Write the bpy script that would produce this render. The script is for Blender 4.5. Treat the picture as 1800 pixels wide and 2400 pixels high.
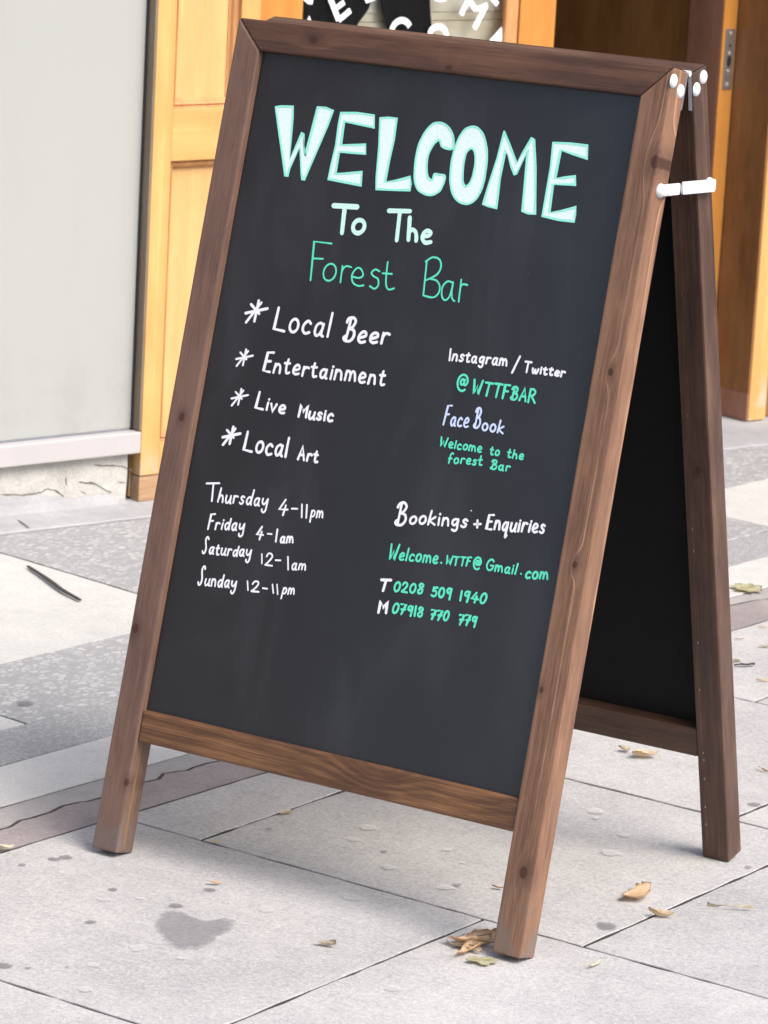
import bpy, bmesh, math, random
from mathutils import Vector, Matrix, noise
from mathutils.geometry import tessellate_polygon

random.seed(7)
for o in list(bpy.data.objects): bpy.data.objects.remove(o, do_unlink=True)
scene = bpy.context.scene
COL = scene.collection
R = math.radians

# ---------------------------------------------------------------- camera, sky, sun, exposure
cam_data = bpy.data.cameras.new('camera')
cam = bpy.data.objects.new('camera', cam_data); COL.objects.link(cam)
cam_data.sensor_fit = 'HORIZONTAL'; cam_data.sensor_width = 36.0; cam_data.lens = 175.53
cam_data.clip_start = 0.1; cam_data.clip_end = 600
CAM_YAW, CAM_PITCH, CAM_ROLL = 0.5662443, 0.2180431, 0.05416206
cam.matrix_world = (Matrix.Translation((2.36146, -4.10587, 1.65460)) @ Matrix.Rotation(CAM_YAW, 4, 'Z')
                    @ Matrix.Rotation(math.pi/2-CAM_PITCH, 4, 'X') @ Matrix.Rotation(CAM_ROLL, 4, 'Z'))
cam_data.dof.use_dof = True; cam_data.dof.focus_distance = 4.9; cam_data.dof.aperture_fstop = 25
scene.camera = cam

SUN_AZ, SUN_EL = R(8), R(50)          # direction to the sun, azimuth from +x towards -y (clockwise)
world = bpy.data.worlds.new('World'); scene.world = world; world.use_nodes = True
wn = world.node_tree; wn.nodes.clear()
sky = wn.nodes.new('ShaderNodeTexSky'); sky.sky_type = 'NISHITA'; sky.sun_disc = False
sky.sun_elevation = SUN_EL; sky.sun_rotation = R(90)+SUN_AZ; sky.air_density = 1.0; sky.dust_density = 4.0; sky.ozone_density = 0.6
bg = wn.nodes.new('ShaderNodeBackground'); bg.inputs['Strength'].default_value = 0.135
wo = wn.nodes.new('ShaderNodeOutputWorld')
wn.links.new(sky.outputs[0], bg.inputs[0]); wn.links.new(bg.outputs[0], wo.inputs[0])
sun_d = bpy.data.lights.new('sun', 'SUN'); sun_d.energy = 1.5; sun_d.angle = R(32); sun_d.color = (1.0, .965, .92)
sun = bpy.data.objects.new('sun', sun_d); COL.objects.link(sun)
to_sun = Vector((math.cos(SUN_AZ)*math.cos(SUN_EL), -math.sin(SUN_AZ)*math.cos(SUN_EL), math.sin(SUN_EL)))
sun.rotation_euler = to_sun.to_track_quat('Z', 'Y').to_euler(); sun.location = to_sun*20
vs = scene.view_settings
vs.view_transform = 'Standard'; vs.look = 'None'; vs.gamma = 1.0; vs.use_curve_mapping = False; vs.exposure = 1.12
scene.render.engine = 'CYCLES'
scene.render.filter_size = 1.8

# ---------------------------------------------------------------- measured data (metres)
WORDS = (('local_beer_lettering','Local',-0.5663,0.7726,-0.4702,0.773,0.0303,0.00375,'white',0.58,1.05),('local_beer_lettering','Beer',-0.4499,0.7708,-0.372,0.7784,0.0341,0.00391,'white',0.42,0.85),('entertainment_lettering','Entertainment',-0.5718,0.7116,-0.3669,0.721,0.0278,0.00344,'white',0.46,0.7),('live_music_lettering','Live',-0.5738,0.6584,-0.5208,0.6584,0.022,0.00344,'white',0.5,0.85),('live_music_lettering','Music',-0.5005,0.6571,-0.4404,0.6585,0.0176,0.00344,'white',0.56,0.85),('local_art_lettering','Local',-0.5813,0.5973,-0.505,0.5982,0.0262,0.00359,'white',0.56,1.0),('local_art_lettering','Art',-0.4891,0.599,-0.4529,0.5997,0.0181,0.00344,'white',0.54,0.85),('social_media_lettering','Instagram',-0.2748,0.7694,-0.1805,0.7744,0.0159,0.00272,'white',0.54,0.78),('social_media_lettering','Twitter',-0.1558,0.7705,-0.0894,0.7723,0.0151,0.00272,'white',0.45,0.62),('handle_lettering','@',-0.2558,0.7309,-0.2356,0.7313,0.0213,0.00299,'green',0.55,0.85),('handle_lettering','WTTFBAR',-0.2288,0.73,-0.1274,0.7313,0.0182,0.00299,'green',0.55,0.85),('facebook_lettering','Face',-0.2654,0.6807,-0.2238,0.6831,0.0284,0.00258,'blue',0.42,0.85),('facebook_lettering','B',-0.2181,0.6836,-0.2052,0.6848,0.0262,0.00272,'blue',0.55,0.85),('facebook_lettering','ook',-0.204,0.6832,-0.1682,0.6834,0.0183,0.00258,'blue',0.52,0.95),('page_name_lettering','Welcome',-0.2649,0.6515,-0.1963,0.6534,0.0131,0.00231,'green',0.56,0.8),('page_name_lettering','to',-0.185,0.6523,-0.1681,0.653,0.0116,0.00231,'green',0.6,0.95),('page_name_lettering','the',-0.1577,0.6529,-0.1304,0.6541,0.012,0.00231,'green',0.55,0.95),('page_name_lettering','forest',-0.2474,0.6315,-0.1921,0.6366,0.0153,0.00231,'green',0.46,0.9),('page_name_lettering','Bar',-0.1805,0.6338,-0.1477,0.635,0.012,0.00231,'green',0.55,0.85),('opening_hours_lettering','hursday',-0.6092,0.5186,-0.523,0.5258,0.0205,0.00264,'white',0.5,1.0),('opening_hours_lettering','4',-0.5057,0.5172,-0.4885,0.5197,0.0202,0.00276,'white',0.55,0.85),('opening_hours_lettering','pm',-0.4513,0.5226,-0.4292,0.5257,0.0168,0.00239,'white',0.55,0.85),('opening_hours_lettering','Friday',-0.618,0.4782,-0.5545,0.4856,0.0225,0.00264,'white',0.42,0.68),('opening_hours_lettering','4',-0.5349,0.4778,-0.5217,0.4796,0.0169,0.00276,'white',0.55,0.85),('opening_hours_lettering','am',-0.4938,0.4794,-0.4704,0.4834,0.0149,0.00264,'white',0.55,0.85),('opening_hours_lettering','Saturday',-0.6207,0.4425,-0.5359,0.4517,0.0225,0.00251,'white',0.4,0.64),('opening_hours_lettering','2',-0.5126,0.444,-0.4977,0.4458,0.017,0.00239,'white',0.55,0.85),('opening_hours_lettering','am',-0.4674,0.4459,-0.4423,0.4491,0.0155,0.00239,'white',0.55,0.85),('opening_hours_lettering','Sunday',-0.6186,0.3971,-0.5515,0.4053,0.0263,0.00251,'white',0.36,0.62),('opening_hours_lettering','2',-0.5277,0.404,-0.5125,0.4062,0.0152,0.00239,'white',0.55,0.85),('opening_hours_lettering','pm',-0.4759,0.4094,-0.4537,0.413,0.0148,0.00226,'white',0.55,0.85),('bookings_lettering','B',-0.315,0.5343,-0.2943,0.5371,0.0304,0.00344,'white',0.55,0.85),('bookings_lettering','ookings',-0.2921,0.5402,-0.1984,0.5507,0.0184,0.00312,'white',0.55,1.0),('bookings_lettering','Enquiries',-0.1708,0.5522,-0.0784,0.5625,0.0195,0.00312,'white',0.58,0.85),('email_lettering','Welcome',-0.3143,0.4866,-0.2339,0.4948,0.0217,0.00266,'green',0.44,0.76),('email_lettering','WTTF',-0.2229,0.495,-0.1829,0.499,0.0118,0.00234,'green',0.55,0.85),('email_lettering','@',-0.1806,0.4969,-0.1658,0.4983,0.0154,0.00266,'green',0.55,0.85),('email_lettering','Gmail',-0.1598,0.4984,-0.1103,0.5008,0.0142,0.0025,'green',0.58,0.95),('email_lettering','com',-0.0977,0.4981,-0.061,0.5022,0.0161,0.00297,'green',0.55,0.85),('telephone_lettering','T',-0.3216,0.4411,-0.3027,0.4438,0.0157,0.00375,'white',0.55,0.85),('telephone_lettering','0208',-0.2976,0.445,-0.2488,0.4496,0.0128,0.00297,'green',0.55,0.85),('telephone_lettering','509',-0.2372,0.4487,-0.2033,0.4505,0.0131,0.00297,'green',0.55,0.85),('telephone_lettering','1940',-0.192,0.4511,-0.1488,0.4536,0.0134,0.00297,'green',0.55,0.85),('telephone_lettering','M',-0.3163,0.412,-0.2996,0.4137,0.0165,0.00375,'white',0.55,0.85),('telephone_lettering','07918',-0.2943,0.4159,-0.2425,0.4186,0.0129,0.00297,'green',0.55,0.85),('telephone_lettering','770',-0.2328,0.4181,-0.2018,0.421,0.0127,0.00297,'green',0.55,0.85),('telephone_lettering','779',-0.1879,0.4191,-0.1576,0.4213,0.013,0.00297,'green',0.55,0.85))
STROKES = (('to_the_lettering#a',((-0.5013,0.9554),(-0.4628,0.9582)),0.00747,'mint',0),('to_the_lettering#a',((-0.4828,0.955),(-0.4801,0.9194)),0.0071,'mint',0),('to_the_lettering#a',((-0.4547,0.9407),(-0.4501,0.94),(-0.4467,0.9371),(-0.4453,0.9327),(-0.4464,0.928),(-0.4497,0.9242),(-0.4542,0.9224),(-0.4588,0.9231),(-0.4623,0.926),(-0.4637,0.9304),(-0.4626,0.9351),(-0.4593,0.9389),(-0.4547,0.9407)),0.00635,'mint',1),('to_the_lettering#b',((-0.4102,0.9592),(-0.3761,0.9627)),0.00672,'mint',0),('to_the_lettering#b',((-0.3922,0.96),(-0.3894,0.9204)),0.00598,'mint',0),('to_the_lettering#b',((-0.3747,0.9538),(-0.3708,0.9235)),0.00635,'mint',0),('to_the_lettering#b',((-0.3718,0.9333),(-0.3675,0.9381),(-0.3617,0.9357),(-0.359,0.9295),(-0.3582,0.9235)),0.00598,'mint',1),('to_the_lettering#b',((-0.3482,0.9307),(-0.3399,0.9333),(-0.3376,0.9375),(-0.3431,0.9396),(-0.3482,0.9354),(-0.3491,0.9286),(-0.3434,0.923),(-0.3345,0.9249)),0.00598,'mint',1),('forest_bar_lettering#a',((-0.4939,0.9027),(-0.5231,0.902),(-0.518,0.8476)),0.00261,'green',0),('forest_bar_lettering#a',((-0.5199,0.8784),(-0.5035,0.8799)),0.00261,'green',0),('forest_bar_lettering#a',((-0.4891,0.8747),(-0.4839,0.8738),(-0.4801,0.8699),(-0.4785,0.8641),(-0.4797,0.858),(-0.4833,0.8531),(-0.4884,0.8509),(-0.4935,0.8518),(-0.4974,0.8557),(-0.4989,0.8615),(-0.4977,0.8676),(-0.4941,0.8725),(-0.4891,0.8747)),0.00261,'green',1),('forest_bar_lettering#a',((-0.4697,0.8742),(-0.4685,0.8511)),0.00261,'green',0),('forest_bar_lettering#a',((-0.4693,0.8639),(-0.4676,0.8707),(-0.4632,0.8747),(-0.4549,0.8744)),0.00261,'green',1),('forest_bar_lettering#a',((-0.4498,0.8615),(-0.4392,0.8613),(-0.4336,0.866),(-0.439,0.874),(-0.446,0.8739),(-0.4516,0.8642),(-0.4483,0.8541),(-0.4388,0.8502),(-0.4298,0.8522)),0.00261,'green',1),('forest_bar_lettering#a',((-0.4081,0.8745),(-0.4153,0.8763),(-0.4206,0.8712),(-0.4168,0.8668),(-0.4087,0.8639),(-0.4063,0.8553),(-0.4114,0.8498),(-0.4195,0.8523)),0.00261,'green',1),('forest_bar_lettering#a',((-0.3976,0.8891),(-0.3957,0.8666),(-0.3931,0.856),(-0.388,0.8517),(-0.3802,0.8544)),0.00261,'green',1),('forest_bar_lettering#a',((-0.4028,0.8726),(-0.3874,0.8736)),0.00261,'green',0),('forest_bar_lettering#b',((-0.3355,0.8984),(-0.3315,0.8509)),0.00261,'green',0),('forest_bar_lettering#b',((-0.3372,0.8974),(-0.3271,0.9046),(-0.3158,0.9029),(-0.3115,0.8933),(-0.316,0.8819),(-0.3315,0.872)),0.00261,'green',1),('forest_bar_lettering#b',((-0.3245,0.8749),(-0.3143,0.8737),(-0.3078,0.8663),(-0.3085,0.8564),(-0.316,0.8503),(-0.3313,0.851)),0.00261,'green',1),('forest_bar_lettering#b',((-0.2888,0.8743),(-0.297,0.8751),(-0.3033,0.8669),(-0.3022,0.8548),(-0.2963,0.8492),(-0.2899,0.8549),(-0.2877,0.8709)),0.00261,'green',1),('forest_bar_lettering#b',((-0.2881,0.8751),(-0.2875,0.8611),(-0.2849,0.8527),(-0.2806,0.8499)),0.00261,'green',1),('forest_bar_lettering#b',((-0.2759,0.8803),(-0.2741,0.85)),0.00261,'green',0),('forest_bar_lettering#b',((-0.2754,0.8686),(-0.2724,0.8741),(-0.2647,0.8743)),0.00261,'green',1),('asterisk#0',((-0.5981,0.8084),(-0.5994,0.7785)),0.00406,'white',0),('asterisk#0',((-0.6164,0.7877),(-0.5811,0.7991)),0.00406,'white',0),('asterisk#0',((-0.613,0.775),(-0.5931,0.8059)),0.00406,'white',0),('asterisk#0',((-0.6098,0.8012),(-0.5936,0.7902)),0.00406,'white',0),('asterisk#1',((-0.6049,0.7373),(-0.6058,0.7146)),0.00312,'white',0),('asterisk#1',((-0.6188,0.7216),(-0.592,0.7303)),0.00312,'white',0),('asterisk#1',((-0.6162,0.712),(-0.6011,0.7355)),0.00312,'white',0),('asterisk#1',((-0.6137,0.7318),(-0.6014,0.7236)),0.00312,'white',0),('asterisk#2',((-0.6013,0.6814),(-0.6022,0.6587)),0.00312,'white',0),('asterisk#2',((-0.6152,0.6656),(-0.5884,0.6745)),0.00312,'white',0),('asterisk#2',((-0.6126,0.656),(-0.5975,0.6796)),0.00312,'white',0),('asterisk#2',((-0.6101,0.6758),(-0.5978,0.6677)),0.00312,'white',0),('asterisk#3',((-0.6038,0.6265),(-0.6049,0.6022)),0.00406,'white',0),('asterisk#3',((-0.6187,0.6095),(-0.59,0.6192)),0.00406,'white',0),('asterisk#3',((-0.6159,0.5992),(-0.5997,0.6246)),0.00406,'white',0),('asterisk#3',((-0.6133,0.6205),(-0.6001,0.6118)),0.00406,'white',0),('slash_mark',((-0.1639,0.79),(-0.1718,0.7666)),0.00312,'white',0),('opening_hours_lettering#1',((-0.6321,0.5411),(-0.6106,0.5449)),0.00276,'white',0),('opening_hours_lettering#2',((-0.6204,0.5427),(-0.6181,0.5181)),0.00302,'white',0),('opening_hours_lettering#3',((-0.4832,0.5292),(-0.4738,0.5305)),0.00251,'white',0),('opening_hours_lettering#4',((-0.4677,0.5376),(-0.4644,0.5199)),0.00276,'white',0),('opening_hours_lettering#5',((-0.4594,0.5382),(-0.4569,0.5204)),0.00276,'white',0),('opening_hours_lettering#6',((-0.5157,0.4882),(-0.5087,0.4888)),0.00251,'white',0),('opening_hours_lettering#7',((-0.5007,0.4968),(-0.5,0.4796)),0.00289,'white',0),('opening_hours_lettering#8',((-0.5193,0.4588),(-0.5165,0.4457)),0.00226,'white',0),('opening_hours_lettering#9',((-0.4949,0.4541),(-0.4868,0.4552)),0.00239,'white',0),('opening_hours_lettering#10',((-0.4756,0.4621),(-0.4716,0.4446)),0.00264,'white',0),('opening_hours_lettering#11',((-0.5352,0.4174),(-0.5318,0.4051)),0.00226,'white',0),('opening_hours_lettering#12',((-0.508,0.4121),(-0.5005,0.4126)),0.00239,'white',0),('opening_hours_lettering#13',((-0.493,0.42),(-0.4893,0.4085)),0.00226,'white',0),('opening_hours_lettering#14',((-0.4856,0.4213),(-0.4817,0.4081)),0.00226,'white',0),('bookings_lettering#15',((-0.1848,0.5618),(-0.1833,0.5523)),0.00312,'white',0),('bookings_lettering#16',((-0.1889,0.5559),(-0.1788,0.5579)),0.00312,'white',0),('bookings_lettering#17',((-0.1974,0.5734),(-0.1968,0.5731)),0.00156,'white',0),('email_lettering#18',((-0.2297,0.496),(-0.2289,0.4958)),0.00281,'green',0),('email_lettering#19',((-0.1043,0.5025),(-0.1037,0.5023)),0.0025,'green',0))
WELCOME = ((((-0.6264,1.0813),(-0.6171,1.0834),(-0.5973,1.0849),(-0.5945,1.0697),(-0.5924,1.0504),(-0.5873,1.0113),(-0.5743,1.0507),(-0.5715,1.0488),(-0.5626,1.0189),(-0.5559,1.0893),(-0.5426,1.0891),(-0.5297,1.0866),(-0.5338,1.0665),(-0.5554,0.992),(-0.5574,0.9854),(-0.5607,0.9855),(-0.5641,0.9938),(-0.5739,1.0302),(-0.585,0.9983),(-0.5864,0.987),(-0.5898,0.9869),(-0.6032,1.0213),(-0.6142,1.0494)),None),(((-0.5161,1.0847),(-0.4905,1.0875),(-0.4608,1.0871),(-0.4574,1.0707),(-0.4824,1.0721),(-0.5081,1.0737),(-0.5069,1.0402),(-0.4877,1.0426),(-0.4668,1.0455),(-0.4638,1.0329),(-0.4855,1.0318),(-0.5079,1.0307),(-0.5075,0.9996),(-0.4861,1.0031),(-0.4649,1.0072),(-0.4627,0.9887),(-0.4865,0.9896),(-0.518,0.9911),(-0.5171,1.0103),(-0.515,1.0395),(-0.5166,1.067)),None),(((-0.4505,1.0845),(-0.4375,1.0866),(-0.4236,1.0872),(-0.4219,1.0581),(-0.4237,1.0278),(-0.4244,0.9976),(-0.4078,1.0016),(-0.3853,1.0093),(-0.3824,0.9998),(-0.382,0.9916),(-0.4067,0.9885),(-0.437,0.9865),(-0.44,1.004),(-0.4442,1.0447)),None),(((-0.3262,1.0555),(-0.3429,1.0562),(-0.3487,1.0647),(-0.3557,1.0603),(-0.362,1.0462),(-0.3628,1.0319),(-0.3587,1.015),(-0.3536,1.0097),(-0.349,1.0099),(-0.3478,1.0176),(-0.3402,1.018),(-0.3309,1.0175),(-0.3298,1.0105),(-0.3336,0.9975),(-0.3406,0.9912),(-0.3501,0.9883),(-0.3625,0.9902),(-0.372,0.9961),(-0.3785,1.0096),(-0.3815,1.0329),(-0.3805,1.0551),(-0.374,1.0732),(-0.3653,1.0844),(-0.3559,1.0884),(-0.3436,1.0868),(-0.3329,1.0793),(-0.3271,1.0689)),None),(((-0.3011,1.0887),(-0.2904,1.0871),(-0.2797,1.0773),(-0.271,1.058),(-0.268,1.038),(-0.2678,1.0147),(-0.2723,0.9969),(-0.2802,0.9866),(-0.2904,0.9832),(-0.3027,0.9855),(-0.3126,0.9937),(-0.3199,1.0086),(-0.3231,1.027),(-0.3236,1.0474),(-0.3197,1.0682),(-0.3118,1.0832)),((-0.2967,1.0592),(-0.3025,1.0537),(-0.3042,1.0417),(-0.303,1.0262),(-0.3009,1.0139),(-0.2973,1.0081),(-0.2935,1.0073),(-0.2885,1.0138),(-0.2859,1.0282),(-0.2869,1.0453),(-0.2914,1.0565))),(((-0.2495,1.0872),(-0.2366,1.0696),(-0.2216,1.0472),(-0.214,1.0644),(-0.2045,1.0838),(-0.201,1.0821),(-0.1912,1.0453),(-0.1835,1.0059),(-0.1794,0.9823),(-0.1901,0.9822),(-0.1997,0.9839),(-0.2029,1.0145),(-0.208,1.0666),(-0.2192,1.0328),(-0.2216,1.0316),(-0.2291,1.0417),(-0.2424,1.0628),(-0.2434,1.0237),(-0.2417,1.0021),(-0.2409,0.9829),(-0.2534,0.9844),(-0.2624,0.9859),(-0.26,1.0078),(-0.2528,1.0522)),None),(((-0.171,1.081),(-0.1449,1.083),(-0.1178,1.0829),(-0.1147,1.0656),(-0.1368,1.0692),(-0.1573,1.0726),(-0.1583,1.034),(-0.1443,1.0365),(-0.1282,1.0402),(-0.1256,1.0292),(-0.1442,1.0273),(-0.1598,1.0257),(-0.1577,0.9871),(-0.1389,0.992),(-0.1188,0.9992),(-0.118,0.9891),(-0.1174,0.98),(-0.1416,0.9793),(-0.1677,0.9813),(-0.1677,1.0078),(-0.1682,1.0495)),None))
SPOTS = ((-0.5712,-0.1563,0.0089,'light'),(-0.3788,-0.0404,0.0125,'light'),(-0.4158,-0.2837,0.0139,'light'),(-0.3489,-0.2791,0.006,'light'),(-0.4196,-0.3766,0.0089,'light'),(-0.3705,-0.4577,0.0097,'light'),(-0.5367,-0.1199,0.005,'light'),(-0.5873,-0.1134,0.007,'dark'),(-0.5264,-0.2431,0.0078,'dark'),(-0.4809,-0.1109,0.0104,'dark'),(-0.4869,-0.0234,0.0083,'dark'),(-0.7319,-0.061,0.0087,'dark'),(-0.7247,-0.0433,0.0097,'dark'),(-0.749,-0.1131,0.0056,'dark'),(-0.505,-0.4571,0.0117,'dark'),(-0.4758,-0.4432,0.0042,'dark'),(-0.4401,-0.4068,0.0028,'dark'),(-0.3191,0.0832,0.014,'light'),(-0.3548,0.2324,0.0118,'light'),(-0.2466,0.2106,0.0124,'light'),(-0.3372,0.3594,0.0075,'light'),(-0.4652,0.3078,0.0107,'light'),(-0.4819,0.3692,0.014,'light'),(-0.2865,0.3227,0.0034,'light'),(-0.0735,-0.1915,0.0118,'light'),(-0.4007,0.2886,0.0053,'dark'),(-0.2385,0.2288,0.0072,'dark'),(-0.5855,0.2617,0.0053,'dark'),(-0.27,0.6759,0.0135,'light'),(-0.252,0.647,0.0067,'light'),(-0.1764,0.6007,0.0104,'light'),(-0.1479,0.5114,0.0157,'light'),(0.012,0.2185,0.0156,'dark'),(-0.1045,0.8782,0.0103,'dark'),(0.0362,0.5897,0.0056,'dark'),(-1.2677,0.5488,0.0146,'dark'))
STAIN = ((-0.4559,-0.1976),(-0.4696,-0.1649),(-0.4839,-0.1372),(-0.477,-0.1238),(-0.4542,-0.1257),(-0.42,-0.1353),(-0.4068,-0.1285),(-0.4028,-0.1047),(-0.383,-0.1071),(-0.3672,-0.1379),(-0.3622,-0.1825),(-0.3515,-0.2262),(-0.3684,-0.2556),(-0.3901,-0.2462),(-0.4329,-0.2165))
CRACK = ((-0.8736,-0.0488),(-0.8771,-0.0022),(-0.8788,0.0214),(-0.886,0.0555),(-0.8821,0.0796),(-0.8805,0.1069),(-0.8762,0.1161),(-0.8841,0.1559),(-0.8809,0.1854),(-0.8731,0.1979),(-0.8667,0.2199),(-0.8703,0.2705),(-0.8669,0.3009),(-0.8677,0.3332),(-0.8643,0.3642),(-0.8703,0.3922),(-0.8661,0.4186),(-0.8581,0.4319),(-0.8609,0.452),(-0.8557,0.4856),(-0.8158,0.6764),(-0.8125,0.9205),(-0.8017,1.1696),(-0.7902,1.4354),(-0.77,1.7057),(-0.7455,2.0156),(-0.7379,2.051),(-0.7305,2.0818),(-0.718,2.1084),(-0.6932,2.238),(-0.635,2.4942))
LEAF = {'scrap': (-0.6189,0.3389,-0.6035,0.3496),'cream': (-0.2456,-0.1104,-0.2197,-0.1114),'pileA': (-0.0785,-0.0382,-0.0691,0.0474),'pileB': (-0.1151,0.0063,-0.057,0.0001),'pileC': (-0.1037,0.0757,-0.0741,0.0626),'maple': (-0.0611,-0.0322,-0.02,-0.0165),'tan': (-0.0287,0.331,-0.01,0.3845),'curl': (0.0324,0.3008,0.0667,0.3096),'stalk': (0.0791,0.3832,0.1357,0.4162),'twig': (0.0802,0.0435,0.083,0.08),'roundl': (-0.4082,0.9937,-0.3899,0.993),'tanfar': (-0.371,0.9669,-0.3445,1.0002),'brownslit': (-0.1909,1.0567,-0.1677,1.046),'yellow': (-0.799,2.1138,-0.759,2.1614),'tan2': (-0.6229,1.8866,-0.6062,1.8926),'sliver': (-0.6103,1.7679,-0.6005,1.7862),'yellow2': (-0.5531,1.756,-0.5392,1.7696),'darkleaf': (-0.5201,1.5974,-0.4991,1.6342),'paleback': (-0.5355,1.6232,-0.5318,1.6473),'tan3': (-0.4481,1.5414,-0.4274,1.5536),'leftleaf': (-0.8175,-0.0925,-0.8036,-0.0629),'orangebit': (-0.505,-0.0047,-0.4877,0.0057),'ochre': (-0.616,0.1494,-0.6025,0.1596),'behind': (-0.1947,0.2524,-0.178,0.2567)}
STRIP = ((-1.8509,1.29),(-1.7571,1.2312),(-1.6872,1.1853),(-1.6218,1.1535))
WINDOW_LETTERS = (('p',((0.9344,1.0009),(0.935,0.9909),(0.9464,0.9836),(0.9575,0.9821),(0.9595,0.9898),(0.9563,1.0006)),0.0),('p',((0.9463,0.9487),(0.9512,0.9587),(0.957,0.9486)),0.0),('s',((1.0043,0.9973),(1.0315,0.948)),0.0133),('s',((1.0315,0.948),(1.0625,0.9686)),0.0126),('s',((1.0182,0.9707),(1.0443,0.9862)),0.012),('p',((1.1046,0.9828),(1.0973,0.9962),(1.1423,0.9972),(1.13,0.9901)),0.0),('s',((1.1799,0.9195),(1.1811,0.9297),(1.1898,0.9404),(1.2055,0.9454),(1.2203,0.9408),(1.229,0.9319)),0.0133),('s',((1.287,0.9112),(1.2897,0.9221),(1.3,0.9284),(1.3108,0.93),(1.3227,0.9268),(1.3306,0.9193),(1.3342,0.908),(1.3296,0.8963),(1.3129,0.8907),(1.2954,0.8963),(1.288,0.9074)),0.0133),('s',((1.2948,0.9999),(1.2992,0.9925),(1.313,0.9897),(1.3256,0.9922),(1.3297,0.9995)),0.012),('s',((1.3728,0.9547),(1.393,0.9885)),0.0133),('s',((1.3931,0.987),(1.4164,0.9645)),0.0126),('s',((1.4164,0.9654),(1.4471,0.976)),0.0113),('s',((1.4444,0.9751),(1.4136,0.9239)),0.014),('s',((1.4577,0.9922),(1.4777,0.9756)),0.012),('p',((1.4555,0.8939),(1.4934,0.9276),(1.499,0.8871)),0.0))
DARK_SHAPES = (((0.9347,1.0642),(1.1274,1.0631),(1.1294,0.9877),(1.1242,0.9704),(1.0945,0.9359),(1.0766,0.8665),(0.9467,0.8692)),((1.1387,1.063),(1.2854,1.0622),(1.2948,0.9858),(1.3058,0.9149),(1.3157,0.8317),(1.2037,0.8344),(1.1765,0.9244),(1.1521,0.9875)))
PLINTH_CRACKS = (((0.0782,0.0471),(0.0977,0.0459),(0.1149,0.0448),(0.1309,0.0406),(0.1468,0.0422),(0.1641,0.0422),(0.1788,0.0443),(0.1861,0.0485),(0.2011,0.0458),(0.2136,0.042),(0.2201,0.0361),(0.2341,0.0284)),((0.2331,0.0823),(0.2361,0.0715),(0.2358,0.0589),(0.2395,0.0501)),((0.2655,0.0561),(0.2832,0.0518),(0.3009,0.0506),(0.3139,0.0434),(0.3269,0.0358),(0.3373,0.0297),(0.3489,0.0269)),((0.2993,0.0889),(0.3248,0.0827),(0.3451,0.0815),(0.3707,0.0785),(0.3863,0.0724),(0.3994,0.0658),(0.4099,0.0627)),((0.3646,0.0445),(0.3748,0.0444),(0.3814,0.0419)),((0.2713,0.0365),(0.2868,0.0282)))
STRIP_CRACK = ((-2.2076,1.6506),(-2.1843,1.6348),(-2.1511,1.6032),(-2.1155,1.5814),(-2.093,1.5725),(-2.0635,1.5516),(-2.044,1.5399))
FILLET = ((-0.0191,0.0543),(0.0775,0.047),(0.1266,0.0401),(0.1831,0.0431),(0.231,0.0279),(0.2512,0.0227),(0.3012,0.0295),(0.3521,0.0246),(0.4038,0.0132),(0.4221,0.0071))

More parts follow.
